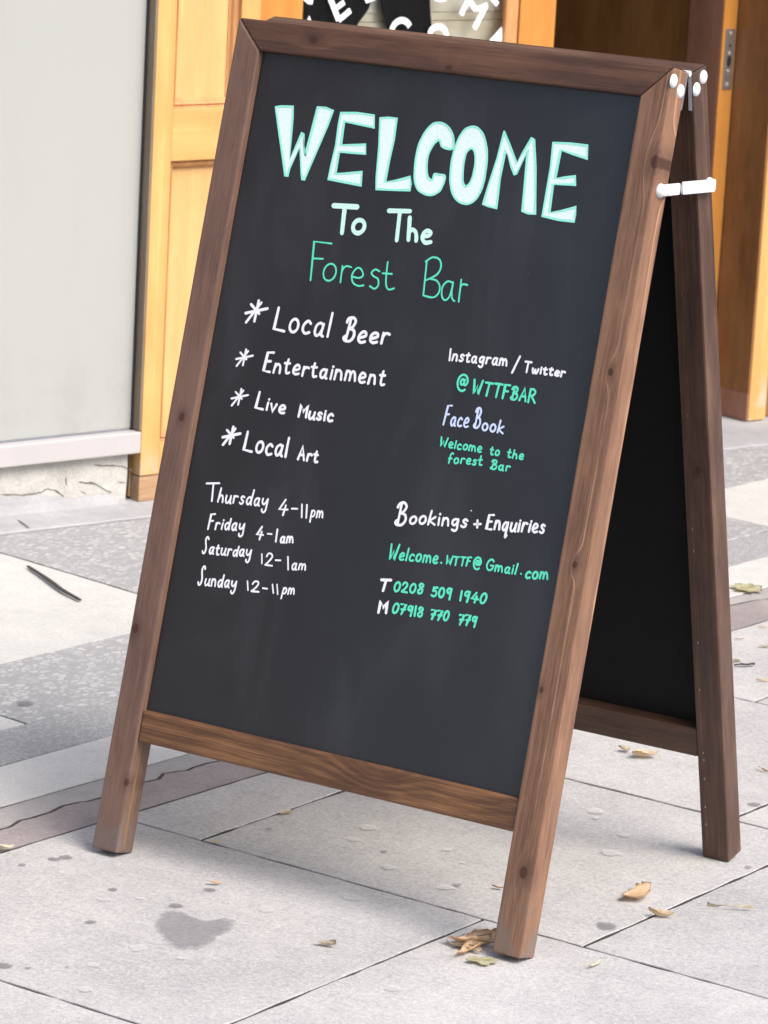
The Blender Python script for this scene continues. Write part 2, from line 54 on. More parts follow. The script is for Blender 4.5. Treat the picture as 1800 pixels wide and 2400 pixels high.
# ---------------------------------------------------------------- helpers
class NT:
    """tiny node-graph helper"""
    def __init__(s, name):
        s.m = bpy.data.materials.new(name); s.m.use_nodes = True
        s.t = s.m.node_tree; s.t.nodes.clear()
        s.out = s.t.nodes.new('ShaderNodeOutputMaterial')
    def n(s, typ, **kw):
        nd = s.t.nodes.new(typ)
        for k, v in kw.items(): setattr(nd, k, v)
        return nd
    def put(s, sock, v):
        if isinstance(v, bpy.types.NodeSocket): s.t.links.new(v, sock)
        elif isinstance(v, (tuple, list)) and len(v) == 3 and sock.type == 'RGBA': sock.default_value = (*v, 1)
        else: sock.default_value = v
    def math(s, op, a, b=0.0, c=0.0, clamp=False):
        nd = s.n('ShaderNodeMath', operation=op, use_clamp=clamp)
        s.put(nd.inputs[0], a); s.put(nd.inputs[1], b)
        if op in ('MULTIPLY_ADD', 'SMOOTH_MIN', 'COMPARE'): s.put(nd.inputs[2], c)
        return nd.outputs[0]
    def add(s, a, b): return s.math('ADD', a, b)
    def sub(s, a, b): return s.math('SUBTRACT', a, b)
    def mul(s, a, b): return s.math('MULTIPLY', a, b)
    def coords(s, kind='Object'):
        return s.n('ShaderNodeTexCoord').outputs[kind]
    def worldpos(s): return s.n('ShaderNodeNewGeometry').outputs['Position']
    def sep(s, v):
        nd = s.n('ShaderNodeSeparateXYZ'); s.put(nd.inputs[0], v); return nd.outputs
    def comb(s, x, y, z):
        nd = s.n('ShaderNodeCombineXYZ'); s.put(nd.inputs[0], x); s.put(nd.inputs[1], y); s.put(nd.inputs[2], z); return nd.outputs[0]
    def noise(s, vec, scale=1.0, detail=3.0, rough=.55, dist=0.0):
        nd = s.n('ShaderNodeTexNoise'); s.put(nd.inputs['Vector'], vec)
        s.put(nd.inputs['Scale'], scale); s.put(nd.inputs['Detail'], detail); s.put(nd.inputs['Roughness'], rough); s.put(nd.inputs['Distortion'], dist)
        return nd.outputs['Fac']
    def voro(s, vec, scale, feature='F1', out='Distance', rnd=1.0):
        nd = s.n('ShaderNodeTexVoronoi', feature=feature); s.put(nd.inputs['Vector'], vec); s.put(nd.inputs['Scale'], scale); s.put(nd.inputs['Randomness'], rnd)
        return nd.outputs[out]
    def ramp(s, fac, stops, interp='LINEAR'):
        nd = s.n('ShaderNodeValToRGB'); cr = nd.color_ramp; cr.interpolation = interp
        while len(cr.elements) < len(stops): cr.elements.new(.5)
        for el, (p, c) in zip(cr.elements, stops):
            el.position = p; el.color = (*c, 1) if len(c) == 3 else c
        s.put(nd.inputs[0], fac); return nd.outputs[0]
    def step(s, fac, a, b):
        nd = s.n('ShaderNodeMapRange', interpolation_type='SMOOTHSTEP')
        s.put(nd.inputs[0], fac); s.put(nd.inputs[1], a); s.put(nd.inputs[2], b); return nd.outputs[0]
    def mix(s, fac, a, b, mode='MIX'):
        nd = s.n('ShaderNodeMix', data_type='RGBA', blend_type=mode)
        s.put(nd.inputs[0], fac); s.put(nd.inputs[6], a); s.put(nd.inputs[7], b); return nd.outputs[2]
    def bump(s, h, strength=.3, dist=.002):
        nd = s.n('ShaderNodeBump'); s.put(nd.inputs['Height'], h); s.put(nd.inputs['Strength'], strength); s.put(nd.inputs['Distance'], dist)
        return nd.outputs[0]
    def rnd(s): return s.n('ShaderNodeObjectInfo').outputs['Random']
    def bsdf(s, color, rough=.6, normal=None, spec=.5, metal=0.0, coat=0.0):
        b = s.n('ShaderNodeBsdfPrincipled'); s.put(b.inputs['Base Color'], color); s.put(b.inputs['Roughness'], rough)
        s.put(b.inputs['Specular IOR Level'], spec); s.put(b.inputs['Metallic'], metal); s.put(b.inputs['Coat Weight'], coat)
        if normal is not None: s.put(b.inputs['Normal'], normal)
        s.t.links.new(b.outputs[0], s.out.inputs[0]); return b

def link(o, parent=None, **props):
    COL.objects.link(o)
    if parent is not None: o.parent = parent
    for k, v in props.items(): o[k] = v
    return o
def empty(name, matrix=None, **props):
    o = bpy.data.objects.new(name, None); o.empty_display_size = .1
    if matrix is not None: o.matrix_world = matrix
    return link(o, None, **props)
def mesh(name, verts, faces, mat, parent=None, smooth=False, bevel=0.0, seg=2, matrix=None, solid=0.0, **props):
    me = bpy.data.meshes.new(name); bm = bmesh.new()
    vs_ = [bm.verts.new(v) for v in verts]
    for f in faces:
        try: bm.faces.new([vs_[i] for i in f])
        except ValueError: pass
    if bevel:
        bmesh.ops.recalc_face_normals(bm, faces=bm.faces)
        bmesh.ops.bevel(bm, geom=list(bm.edges), offset=bevel, segments=seg, profile=.6, affect='EDGES', clamp_overlap=True)
    if solid:
        bmesh.ops.solidify(bm, geom=list(bm.faces), thickness=solid)
    bmesh.ops.recalc_face_normals(bm, faces=bm.faces)
    if smooth:
        for f in bm.faces: f.smooth = True
    bm.to_mesh(me); bm.free(); me.materials.append(mat)
    o = bpy.data.objects.new(name, me)
    if matrix is not None: o.matrix_local = matrix
    return link(o, parent, **props)
BOXF = [(0,1,2,3),(7,6,5,4),(0,4,5,1),(1,5,6,2),(2,6,7,3),(3,7,4,0)]
def box(name, lo, hi, mat, parent=None, bevel=0.0, seg=2, **kw):
    (a,b,c),(d,e,f) = lo, hi
    v = [(a,b,c),(d,b,c),(d,e,c),(a,e,c),(a,b,f),(d,b,f),(d,e,f),(a,e,f)]
    return mesh(name, v, BOXF, mat, parent, bevel=bevel, seg=seg, **kw)
def prism(name, poly, z0, z1, mat, parent=None, bevel=0.0, warp=None, **kw):
    n = len(poly)
    v = [(x,y,z0) for x,y in poly]+[(x,y,z1) for x,y in poly]
    if warp: v = [warp(*q) for q in v]
    f = [tuple(range(n))[::-1], tuple(range(n,2*n))]+[(i,(i+1)%n,n+(i+1)%n,n+i) for i in range(n)]
    return mesh(name, v, f, mat, parent, bevel=bevel, **kw)

# ---------------------------------------------------------------- materials
def wood(name, axis, dark, mid, light, knots=(), freq=55, streak=.5, rough=.48, seed=0.0, knot_col=(.05,.018,.01), fine=1.0, spec=.4, wear=None, wobble=.007, cores=True):
    m = NT(name); X, Y, Z = m.sep(m.coords())
    if axis == 'x': al, ac, dp = X, Y, Z
    elif axis == 'y': al, ac, dp = Y, X, Z
    else: al, ac, dp = Z, X, Y
    wob = m.noise(m.comb(m.mul(al,2.2), m.mul(ac,7), m.add(m.mul(dp,7),seed)), 1, 2)
    g = m.add(m.add(ac, m.mul(dp,.35)), m.mul(wob,wobble))
    core = None; halo = None
    for (ka, kc, r, amp) in knots:      # along, across, radius, ring strength
        da = m.mul(m.sub(al, ka), 1/(r*2.2)); dc = m.mul(m.sub(ac, kc), 1/(r*1.25))
        d2 = m.add(m.mul(da,da), m.mul(dc,dc))
        ex = m.math('POWER', 2.718, m.mul(d2,-1))
        g = m.add(g, m.mul(ex, amp))
        da2 = m.mul(m.sub(al, ka), 1/(r*.75)); dc2 = m.mul(m.sub(ac, kc), 1/(r*.55))
        k2 = m.math('POWER', 2.718, m.mul(m.add(m.mul(da2,da2), m.mul(dc2,dc2)),-1))
        core = k2 if core is None else m.math('MAXIMUM', core, k2)
        halo = ex if halo is None else m.math('MAXIMUM', halo, ex)
    ring = m.noise(m.comb(m.mul(g,freq), m.mul(al,.35), m.add(m.mul(dp,3),seed)), 1, 2.5, .6)
    fib = m.noise(m.comb(m.mul(ac,520), m.mul(al,9), m.mul(dp,520)), 1, 2, .6)
    blot = m.noise(m.comb(m.mul(al,5), m.mul(ac,16), m.add(m.mul(dp,16),seed+3)), 1, 3, .6)
    pore = m.noise(m.comb(m.mul(ac,240), m.mul(al,22), m.mul(dp,240)), 1, 3, .7)
    v = m.add(m.add(m.mul(ring,.48), m.mul(m.add(m.mul(fib,.5),m.mul(pore,.5)),.62*fine)), m.mul(m.sub(blot,.5),.55))
    col = m.ramp(v, [(.28,dark),(.5,mid),(.72,light)])
    ring2 = m.noise(m.comb(m.mul(g,freq*3.4), m.mul(al,.5), m.add(dp,seed+9)), 1, 1.5)
    pale = m.mul(m.mul(m.step(ring2,.58,.72), m.step(blot,.35,.62)), streak)
    col = m.mix(pale, col, tuple(min(1,c*1.9+.02) for c in light))
    if core is not None and cores:
        col = m.mix(m.mul(m.step(halo,.25,1.0),.45), col, dark)
        col = m.mix(m.mul(m.step(core,.42,.66),.9), col, knot_col)
    if wear is not None:               # pale scuffing near the foot of a piece
        lo, hi, wc = wear
        wz = m.mul(m.sub(1.0, m.step(al, lo, hi)), m.step(m.noise(m.comb(m.mul(ac,20), m.mul(al,14), m.mul(dp,20)),1,4,.7),.42,.6))
        col = m.mix(m.mul(wz,.8), col, wc)
    m.bsdf(col, m.add(m.mul(fib,.2), rough-.1), m.bump(m.add(m.mul(ring,.5), m.mul(pore,.8)), .5, .0008), spec)
    return m.m
DK, MD, LT = (.030,.014,.009), (.085,.040,.024), (.175,.088,.050)

def plain(name, color, rough=.5, var=.12, scale=30, spec=.5, metal=0.0, bump=.1, bdist=.0006):
    m = NT(name); P = m.coords()
    n1 = m.noise(P, scale, 4, .6)
    c = m.mix(n1, tuple(x*(1-var) for x in color), tuple(min(1,x*(1+var)) for x in color))
    m.bsdf(c, rough, m.bump(n1, bump, bdist), spec, metal); return m.m

def concrete(name, base, var=.16, speck=.25, scale=1.0, warm=(1.0,.97,.94), rough=.85, bump=.4, dirt=.25):
    m = NT(name); P = m.worldpos(); r = m.rnd()
    off = m.n('ShaderNodeVectorMath', operation='ADD'); m.put(off.inputs[0], P); m.put(off.inputs[1], m.comb(m.mul(r,31),m.mul(r,17),0.0)); P2 = off.outputs[0]
    big = m.noise(P2, 3.2*scale, 5, .62); mid = m.noise(P2, 22*scale, 5, .65); fine = m.noise(P, 260*scale, 3, .7); grit = m.voro(P, 420*scale)
    b = m.add(m.add(m.mul(m.sub(big,.5),.9), m.mul(m.sub(mid,.5),.55)), m.mul(m.sub(fine,.5),speck*2))
    b = m.add(b, m.mul(m.sub(r,.5),.22))
    lo = tuple(c*(1-var*2.2) for c in base); hi = tuple(min(.95,c*(1+var*2.2)*w) for c,w in zip(base,warm))
    g2 = m.noise(P, 120*scale, 4, .75); b = m.add(b, m.mul(m.sub(g2,.5),speck*2.6))
    col = m.mix(m.add(m.mul(b,1.1),.5), lo, hi)
    dk = m.step(m.noise(P2, 9*scale, 6, .7), .60, .74)
    col = m.mix(m.mul(dk,dirt), col, tuple(c*.62 for c in base))
    white = m.mul(m.math('LESS_THAN', m.voro(P, 170*scale), .17), m.step(m.noise(P, 40*scale, 1), .5, .6))
    col = m.mix(m.mul(white,.55), col, (.72,.72,.70))
    black = m.math('LESS_THAN', m.voro(m.n('ShaderNodeVectorMath', operation='SCALE').outputs[0] if False else P2, 95*scale), .075)
    col = m.mix(m.mul(black,.5), col, tuple(c*.3 for c in base))
    m.bsdf(col, rough, m.bump(m.add(fine, m.mul(mid,.5)), bump, .0012), .3)
    return m.m

def pebble(name, cement, stone_lo, stone_hi, scale=85, stretch=.75):
    m = NT(name); P = m.worldpos(); x, y, z = m.sep(P)
    wob = m.noise(P, 40, 2); vec = m.comb(m.add(m.mul(x,1.0), m.mul(wob,.006)), m.add(m.mul(y,stretch), m.mul(wob,.006)), 0.0)
    edge = m.voro(vec, scale, 'DISTANCE_TO_EDGE'); cellc = m.voro(vec, scale, 'F1', 'Color'); cs = m.sep(cellc)
    mask = m.step(edge, .05, .16); mask = m.mul(mask, m.math('GREATER_THAN', cs[1], .22))
    st = m.mix(cs[0], stone_lo, stone_hi)
    big = m.noise(P, 4, 4, .6); fine = m.noise(P, 300, 3)
    cem = m.mix(fine, tuple(c*.75 for c in cement), tuple(c*1.25 for c in cement))
    col = m.mix(mask, cem, st)
    col = m.mix(m.mul(m.sub(1.0,big),.45), col, tuple(c*.75 for c in cement))
    m.bsdf(col, .75, m.bump(m.add(m.mul(mask,1.0), m.mul(fine,.3)), .35, .0015), .35)
    return m.m

M = {}
M['slab'] = concrete('pinkish_concrete', (.350,.353,.358), var=.14, speck=.6, dirt=.28)
M['white_slab'] = concrete('pale_concrete', (.415,.42,.415), var=.10, speck=.45, dirt=.35)
M['band'] = concrete('mortar_band', (.235,.212,.216), var=.2, scale=1.4)
M['band2'] = concrete('cement_band', (.285,.28,.278), var=.14, scale=1.4)
M['cement'] = concrete('smooth_cement', (.31,.318,.33), var=.16, speck=.12, scale=1.2)
M['pebble'] = pebble('pebble_aggregate', (.26,.265,.27), (.30,.305,.31), (.43,.435,.43), scale=82, stretch=.62)
M['pebble_fine'] = pebble('fine_aggregate', (.25,.255,.26), (.29,.30,.30), (.40,.405,.40), scale=170)
M['joint'] = plain('joint_dirt', (.034,.028,.025), .95, .4, 120)
M['asphalt'] = plain('asphalt', (.05,.05,.05), .9, .3, 200)

def chalk_panel():
    m = NT('blackboard_paint'); P = m.coords()
    n1 = m.noise(P, 14, 4, .6); n2 = m.noise(P, 900, 2, .6)
    smear = m.noise(m.comb(m.mul(m.sep(P)[0],6), m.mul(m.sep(P)[1],2.5), 0.0), 1, 4, .6)
    dust = m.mul(m.math('LESS_THAN', m.voro(P, 55), .022), m.step(m.noise(P,9,1),.55,.6))
    col = m.mix(n1, (.0075,.0073,.0085), (.0125,.0122,.0138)); haze_ = m.step(m.noise(m.comb(m.mul(m.sep(P)[0],9), m.mul(m.sep(P)[1],3.2), 4.0), 1, 6, .62, .6), .42, .75); col = m.mix(m.mul(haze_,.55), col, (.030,.031,.034)); grain = m.noise(P, 420, 3, .7); col = m.mix(m.mul(m.step(grain,.45,.8),.5), col, (.030,.030,.033)); col = m.mix(m.mul(dust,.6), col, (.5,.5,.5))
    m.bsdf(col, m.add(m.mul(smear,.10), .27), m.bump(n2, .12, .0004), .75); return m.m
M['board'] = chalk_panel()
M['board_shaded'] = plain('shaded_panel_back', (.0060,.0055,.0058), .75, .25, 60, spec=.2)  # copy for the rear panel, darkened for the shade inside the frames
def paint(name, col):
    m = NT(name); P = m.coords(); n1 = m.noise(P, 260, 3, .6); n2 = m.noise(P, 35, 2)
    c = m.mix(m.mul(m.step(n1,.35,.75),.28), col, tuple(x*.7 for x in col)); c = m.mix(m.mul(n2,.25), c, tuple(x*.8 for x in col))
    m.bsdf(c, .7, m.bump(n1,.2,.0003), .3); return m.m
M['white'] = paint('white_chalk_ink', (.82,.82,.84)); M['green'] = paint('green_chalk_ink', (.11,.70,.47)); M['mint'] = paint('mint_chalk_ink', (.58,.86,.76))
M['blue'] = paint('pale_blue_chalk_ink', (.60,.68,.92)); M['fill'] = paint('mint_white_chalk_ink', (.74,.88,.84)); M['rim'] = paint('aqua_chalk_ink', (.30,.80,.66))
M['white_plastic'] = plain('white_painted_metal', (.56,.56,.58), .4, .14, 60)
M['steel'] = plain('worn_steel', (.42,.40,.38), .38, .2, 90, metal=.85)
M['steel_bright'] = plain('bright_screw', (.75,.75,.74), .3, .1, 90, metal=.7)
M['dark_hole'] = plain('dark_recess', (.012,.010,.009), .8)

# ---------------------------------------------------------------- ground and paving
YA = 1.52326
QV = Vector((-math.sin(YA), math.cos(YA))); RV = Vector((math.cos(YA), math.sin(YA)))
def xy(q, r): v = QV*q + RV*r; return (v.x, v.y)
def to_qr(x, y): v = Vector((x,y)); return v.dot(QV), v.dot(RV)
mesh('ground', [(-150,-150,-.06),(150,-150,-.06),(150,150,-.06),(-150,150,-.06)], [(0,1,2,3)], M['asphalt'], kind='structure')
pv = [(-9,-9,-.0021),(3.4,-9,-.0021),(3.4,12,-.0021),(-9,12,-.0021)]
pavement = mesh('pavement', pv, [(0,1,2,3)], M['joint'], kind='structure')

FA = R(72.5); FO = Vector((-2.063, 1.471, 0)); FE = Vector((math.cos(FA), math.sin(FA), 0)); FI = Vector((-math.sin(FA), math.cos(FA), 0))
def fa_xy(a, d): v = FO+FE*a+FI*d; return (v.x, v.y)
def fa_of(x, y): v = Vector((x,y,0))-FO; return v.dot(FE), v.dot(FI)

def clip(poly, fn):
    out = []
    for i in range(len(poly)):
        A, B = poly[i], poly[(i+1)%len(poly)]; fa, fb = fn(A), fn(B)
        if fa <= 0: out.append(A)
        if (fa < 0) != (fb < 0) and fa != fb:
            t = fa/(fa-fb); out.append((A[0]+(B[0]-A[0])*t, A[1]+(B[1]-A[1])*t))
    return out
def inset(poly, d):
    n = len(poly); area = sum(poly[i][0]*poly[(i+1)%n][1]-poly[(i+1)%n][0]*poly[i][1] for i in range(n)); s = 1 if area > 0 else -1
    res = []
    for i in range(n):
        p0, p1, p2 = Vector(poly[i-1]), Vector(poly[i]), Vector(poly[(i+1)%n])
        d1 = (p1-p0).normalized(); d2 = (p2-p1).normalized()
        n1 = Vector((-d1.y,d1.x))*s; n2 = Vector((-d2.y,d2.x))*s
        b = n1+n2; l2 = b.length_squared
        b = b*(2/l2) if l2 > .05 else n1
        k = p1+b*d*1.0 if l2 > .05 else p1+n1*d
        res.append((k.x,k.y))
    return res
def slab(poly, mat, name='paving_slab', z=None, gap=.0030, chip=.0018):
    if z is None: z = random.uniform(-.0006, .0006)
    poly = inset(poly, gap)
    ring = []
    for i in range(len(poly)):          # subdivide the edges and wear them
        A, B = Vector(poly[i]), Vector(poly[(i+1)%len(poly)]); L = (B-A).length; k = max(1, min(24, int(L/.03)))
        for j in range(k):
            q = A.lerp(B, j/k); nz = noise.noise((q.x*38, q.y*38, z*900))*chip*(1.6 if j else .5)
            d = (B-A).normalized() if L > 0 else Vector((1,0)); ring.append((q.x-d.y*nz, q.y+d.x*nz))
    n = len(ring); inner = inset(ring, .0008)
    v = [(x,y,z) for x,y in inner]+[(x,y,z-.0009) for x,y in ring]+[(x,y,-.03) for x,y in ring]
    f = [tuple(range(n))]
    for k in range(2):
        f += [(k*n+i, k*n+(i+1)%n, (k+1)*n+(i+1)%n, (k+1)*n+i) for i in range(n)]
    return mesh(name, v, f, mat, pavement)
q80 = lambda r: .800-.036*r
q94 = lambda r: .949-.039*r
q108 = lambda r: 1.097-.041*r
q121 = lambda r: 1.234-.0455*r
q148 = lambda r: 1.520-.045*r
RJ = [-2.47,-1.82,-1.17,-.522,.126,.783,1.40,2.05,2.70,3.35,4.0,4.65]
def first_joint(i):
    return {2:.64, 3:.140, 4:.64, 5:.135, 6:.455}.get(i, .64 if i%2 == 0 else .14)
for i in range(len(RJ)-1):
    r0, r1 = RJ[i], RJ[i+1]
    qs = [None]; q = first_joint(i)
    if i == 4: qq = [.64, -.022]
    elif i == 3: qq = [.140]
    else: qq = [q]
    while qq[-1] > -2.6: qq.append(qq[-1]-.66)
    edges = [None]+qq
    for a, b in zip(edges[:-1], edges[1:]):
        qa0 = q80(r0) if a is None else a; qa1 = q80(r1) if a is None else a
        slab([xy(qa0,r0), xy(b,r0), xy(b,r1), xy(qa1,r1)], M['slab'])
# the two mortar bands split by a long ragged crack
def band(name, lo, hi, mat):
    v = []; f = []; n = len(lo)
    for A, B in zip(lo, hi): v += [(A[0],A[1],-.03),(A[0],A[1],-.001),(B[0],B[1],-.001),(B[0],B[1],-.03)]
    for i in range(n-1):
        for k in range(3): f.append((4*i+k, 4*i+k+1, 4*i+k+5, 4*i+k+4))
    return mesh(name, v, f, mat, pavement)
cqr = [to_qr(x,y) for x,y in CRACK]
cqr = [(q80(-2.4)+.07,-2.4),(q80(-1.2)+.075,-1.2),(q80(-.5)+.07,-.5)]+[c for c in cqr if c[1] > -.45]+[(q80(3.2)+.07,3.2),(q80(4.6)+.07,4.6)]
fineq = []
for (qa,ra),(qb,rb) in zip(cqr[:-1], cqr[1:]):
    k = max(1, int(abs(rb-ra)/.02))
    for j in range(k):
        t = j/k; r = ra+(rb-ra)*t; fineq.append((qa+(qb-qa)*t+noise.noise((r*30,3,1))*.006+noise.noise((r*90,5,1))*.0025, r))
fineq.append(cqr[-1])
band('mortar_strip', [xy(q80(r)+.004,r) for q,r in fineq], [xy(max(q-.0035-abs(noise.noise((r*60,1,8)))*.002,q80(r)+.01),r) for q,r in fineq], M['band'])
band('mortar_strip', [xy(min(q+.0035,q94(r)-.012),r) for q,r in fineq], [xy(q94(r)-.002,r) for q,r in fineq], M['band2'])
def strip_row(qa, qb, joints, mats, gap=.0026):
    for (r0, r1), mt in zip(zip(joints[:-1], joints[1:]), mats):
        slab([xy(qa(r0),r0), xy(qa(r1),r1), xy(qb(r1),r1), xy(qb(r0),r0)], M[mt], gap=gap)
strip_row(q94, q108, [-2.4,-.9,.85,2.6,4.6], ['white_slab']*4, .0022)
strip_row(q108, q121, [-2.4,-.6,1.15,2.9,4.6], ['pebble_fine']*4, .0022)
front_line = lambda P: fa_of(*P)[1]-(-.004-.014*fa_of(*P)[0])   # joint with the cement strip at the shopfront
ob = lambda r, q: r+.1413*(q-2.032)
def wide(r0, r1, mt):
    P = [xy(q148(r0),ob(r0,q148(r0))), xy(q148(r1),ob(r1,q148(r1))), xy(3.9,ob(r1,3.9)), xy(3.9,ob(r0,3.9))]
    P = clip(P, front_line)
    if len(P) > 2: slab(P, M[mt])
def wide2(r0, r1, mt):
    P = [xy(q121(r0),r0), xy(q121(r1),r1), xy(q148(r1),r1+.03), xy(q148(r0),r0+.03)]
    slab(P, M[mt])
for r0, r1, mt in [(-2.2,-.7,'white_slab'),(-.7,.405,'white_slab'),(.405,1.55,'pebble'),(1.55,2.62,'pebble'),(2.62,3.5,'white_slab'),(3.5,4.6,'pebble')]: wide2(r0, r1, mt)
for r0, r1, mt in [(-2.0,-.1,'pebble'),(-.1,1.26,'white_slab'),(1.26,2.45,'pebble'),(2.45,3.7,'pebble'),(3.7,4.9,'pebble')]: wide(r0, r1, mt)

# gum spots, the dark spill and other marks trodden into the slabs
def decal(name, col, edge=.5, strength=.8):
    m = NT(name); P = m.worldpos(); nz = m.noise(P, 70, 5, .7)
    b = m.n('ShaderNodeBsdfPrincipled'); m.put(b.inputs['Base Color'], m.mix(nz, tuple(c*.8 for c in col), tuple(min(1,c*1.2) for c in col))); m.put(b.inputs['Roughness'], .8)
    tr = m.n('ShaderNodeBsdfTransparent'); mx = m.n('ShaderNodeMixShader')
    at = m.n('ShaderNodeAttribute', attribute_name='rim'); m.put(mx.inputs[0], m.mul(m.step(m.add(m.mul(m.sub(nz,.5),.9), at.outputs['Fac']), .25, .75), strength)); m.t.links.new(tr.outputs[0], mx.inputs[1]); m.t.links.new(b.outputs[0], mx.inputs[2]); m.t.links.new(mx.outputs[0], m.out.inputs[0])
    return m.m
M['gum_light'] = decal('pale_gum', (.56,.56,.55), .42, .46); M['gum_dark'] = decal('dark_gum', (.14,.135,.145), .42, .50); M['spill'] = decal('dark_spill', (.19,.193,.208), .50, .42)
def blot(name, c, radii, z, mat):
    n = len(radii); v = [(c[0],c[1],z)]; rim = [1.0]
    for rr, a in ((.6,1.0),(.85,.72),(1.0,.42),(1.16,0.0)):
        for j in range(n):
            t = j/n*2*math.pi; v.append((c[0]+math.cos(t)*radii[j]*rr, c[1]+math.sin(t)*radii[j]*rr, z)); rim.append(a)
    f = [(0,1+j,1+(j+1)%n) for j in range(n)]
    for k in range(3): f += [(1+k*n+j,1+(k+1)*n+j,1+(k+1)*n+(j+1)%n,1+k*n+(j+1)%n) for j in range(n)]
    o = mesh(name, v, f, mat, pavement)
    at = o.data.attributes.new('rim','FLOAT','POINT')
    for q, a in zip(at.data, rim): q.value = a
    return o
for i, (x, y, r, k) in enumerate(SPOTS):
    n = 18
    blot('gum_spot', (x,y), [r*(1+.30*noise.noise((math.cos(j/n*2*math.pi)*1.2+i*7, math.sin(j/n*2*math.pi)*1.2, 2))) for j in range(n)], .0016+i*.00002, M['gum_'+k])
cx = sum(p[0] for p in STAIN)/len(STAIN); cy = sum(p[1] for p in STAIN)/len(STAIN); rad = []
for j in range(56):
    d = Vector((math.cos(j/56*2*math.pi), math.sin(j/56*2*math.pi))); best = .02
    for A, B in zip(STAIN, STAIN[1:]+STAIN[:1]):
        ax_, ay_, bx_, by_ = A[0]-cx, A[1]-cy, B[0]-cx, B[1]-cy; ex_, ey_ = bx_-ax_, by_-ay_; den = d.x*ey_-d.y*ex_
        if abs(den) > 1e-9:
            tt = (ax_*ey_-ay_*ex_)/den; uu = (ax_*d.y-ay_*d.x)/den
            if tt > 0 and 0 <= uu <= 1: best = max(best, tt)
    rad.append(best*(1+.10*noise.noise((d.x*6,d.y*6,3))))
blot('dark_spill', (cx,cy), rad, .0013, M['spill'])

# ---------------------------------------------------------------- shopfront
FM = Matrix.Translation(FO) @ Matrix.Rotation(FA, 4, 'Z')     # local x along the front, y inwards, z up
shop = empty('shopfront', FM, label='orange varnished timber shopfront with whitened window and glazed door', category='shopfront')
OD, OM_, OL = (.50,.27,.085), (.58,.33,.115), (.66,.40,.16)
M['pine_z'] = wood('varnished_pine_upright', 'z', OD, OM_, OL, freq=40, streak=.12, rough=.38, fine=.5, spec=.5, wear=(.04,.14,(.45,.38,.30)))
M['pine_x'] = wood('varnished_pine_cross', 'x', OD, OM_, OL, freq=40, streak=.12, rough=.38, fine=.5, spec=.5)
M['pine_deep'] = wood('varnished_door_stile', 'z', (.42,.175,.036), (.50,.215,.048), (.57,.26,.066), freq=30, streak=.1, rough=.36, fine=.5)
M['pine_pale'] = wood('varnished_panel', 'z', (.55,.32,.125), (.63,.385,.165), (.70,.45,.21), freq=18, streak=.08, rough=.36, fine=.4)
M['mould'] = wood('reddish_moulding', 'z', (.28,.12,.04), (.42,.20,.075), (.52,.28,.12), freq=60, streak=.1, rough=.4)
M['mahogany'] = wood('brown_door_wood', 'z', (.11,.048,.014), (.20,.090,.027), (.25,.125,.045), freq=35, streak=.08, rough=.42)
M['mahogany_stile'] = wood('reddish_door_stile', 'z', (.15,.066,.040), (.24,.115,.072), (.31,.155,.10), freq=35, streak=.1, rough=.42)
M['render'] = concrete('dark_unseen_wall', (.115,.085,.07), var=.15, scale=.6)
def window_film():
    m = NT('whitened_window'); P = m.coords(); n1 = m.noise(P, 1.6, 3); n2 = m.noise(P, 240, 2)
    c = m.mix(n1, (.328,.336,.324), (.356,.362,.346)); spk = m.mul(m.math('LESS_THAN', m.voro(P, 9), .016), .6)
    px_, py_, pz_ = m.sep(P); sm = m.step(m.noise(m.comb(m.mul(px_,7), m.mul(py_,7), m.mul(pz_,1.6)), 1, 6, .65, .8), .52, .72); c = m.mix(m.mul(sm,.05), c, (.20,.20,.18)); low = m.mul(m.sub(1.0, m.step(pz_, .15, .42)), m.step(m.noise(P, 14, 5, .7), .42, .65)); c = m.mix(m.mul(low,.16), c, (.18,.17,.15)); c = m.mix(spk, c, (.12,.12,.12)); m.bsdf(m.mix(m.mul(n2,.08), c, (.3,.3,.3)), .32, m.bump(n2,.03,.0003), .35); return m.m
M['film'] = window_film(); M['crack'] = plain('crack_shadow', (.085,.078,.070), .9, .3, 200)
M['sill'] = plain('pinkish_white_paint', (.405,.385,.385), .5, .07, 14, bump=.3)
M['gasket'] = plain('black_gasket', (.018,.018,.017), .6)
M['frame_shade'] = wood('shaded_frame_edge', 'z', (.10,.075,.05), (.17,.13,.09), (.22,.17,.12), freq=40, streak=.05)
M['gasket2'] = plain('grey_sealant', (.16,.17,.19), .6, .3, 120)
M['plinth'] = concrete('old_plinth', (.37,.37,.358), var=.26, scale=1.5, dirt=.4, bump=.8, warm=(1.0,.975,.93))

# whitened window beside the timber
win = box('shop_window', (-2.6,.128,.1545), (.3945,.140,2.35), M['film'], shop, label='whitened window pane with a pinkish white sill')
box('gasket', (-2.6,.1235,.150), (.389,.1285,.1545), M['gasket2'], win)
box('gasket', (.3945,.1235,.150), (.3980,.1285,2.35), M['gasket'], win)
box('sill', (-2.62,.099,.106), (.4025,.160,.150), M['sill'], win, bevel=.003)
box('frame', (-2.68,.104,.15), (-2.60,.17,2.42), M['sill'], win, bevel=.003)
box('frame', (-2.60,.104,2.35), (.40,.17,2.42), M['sill'], win, bevel=.003)
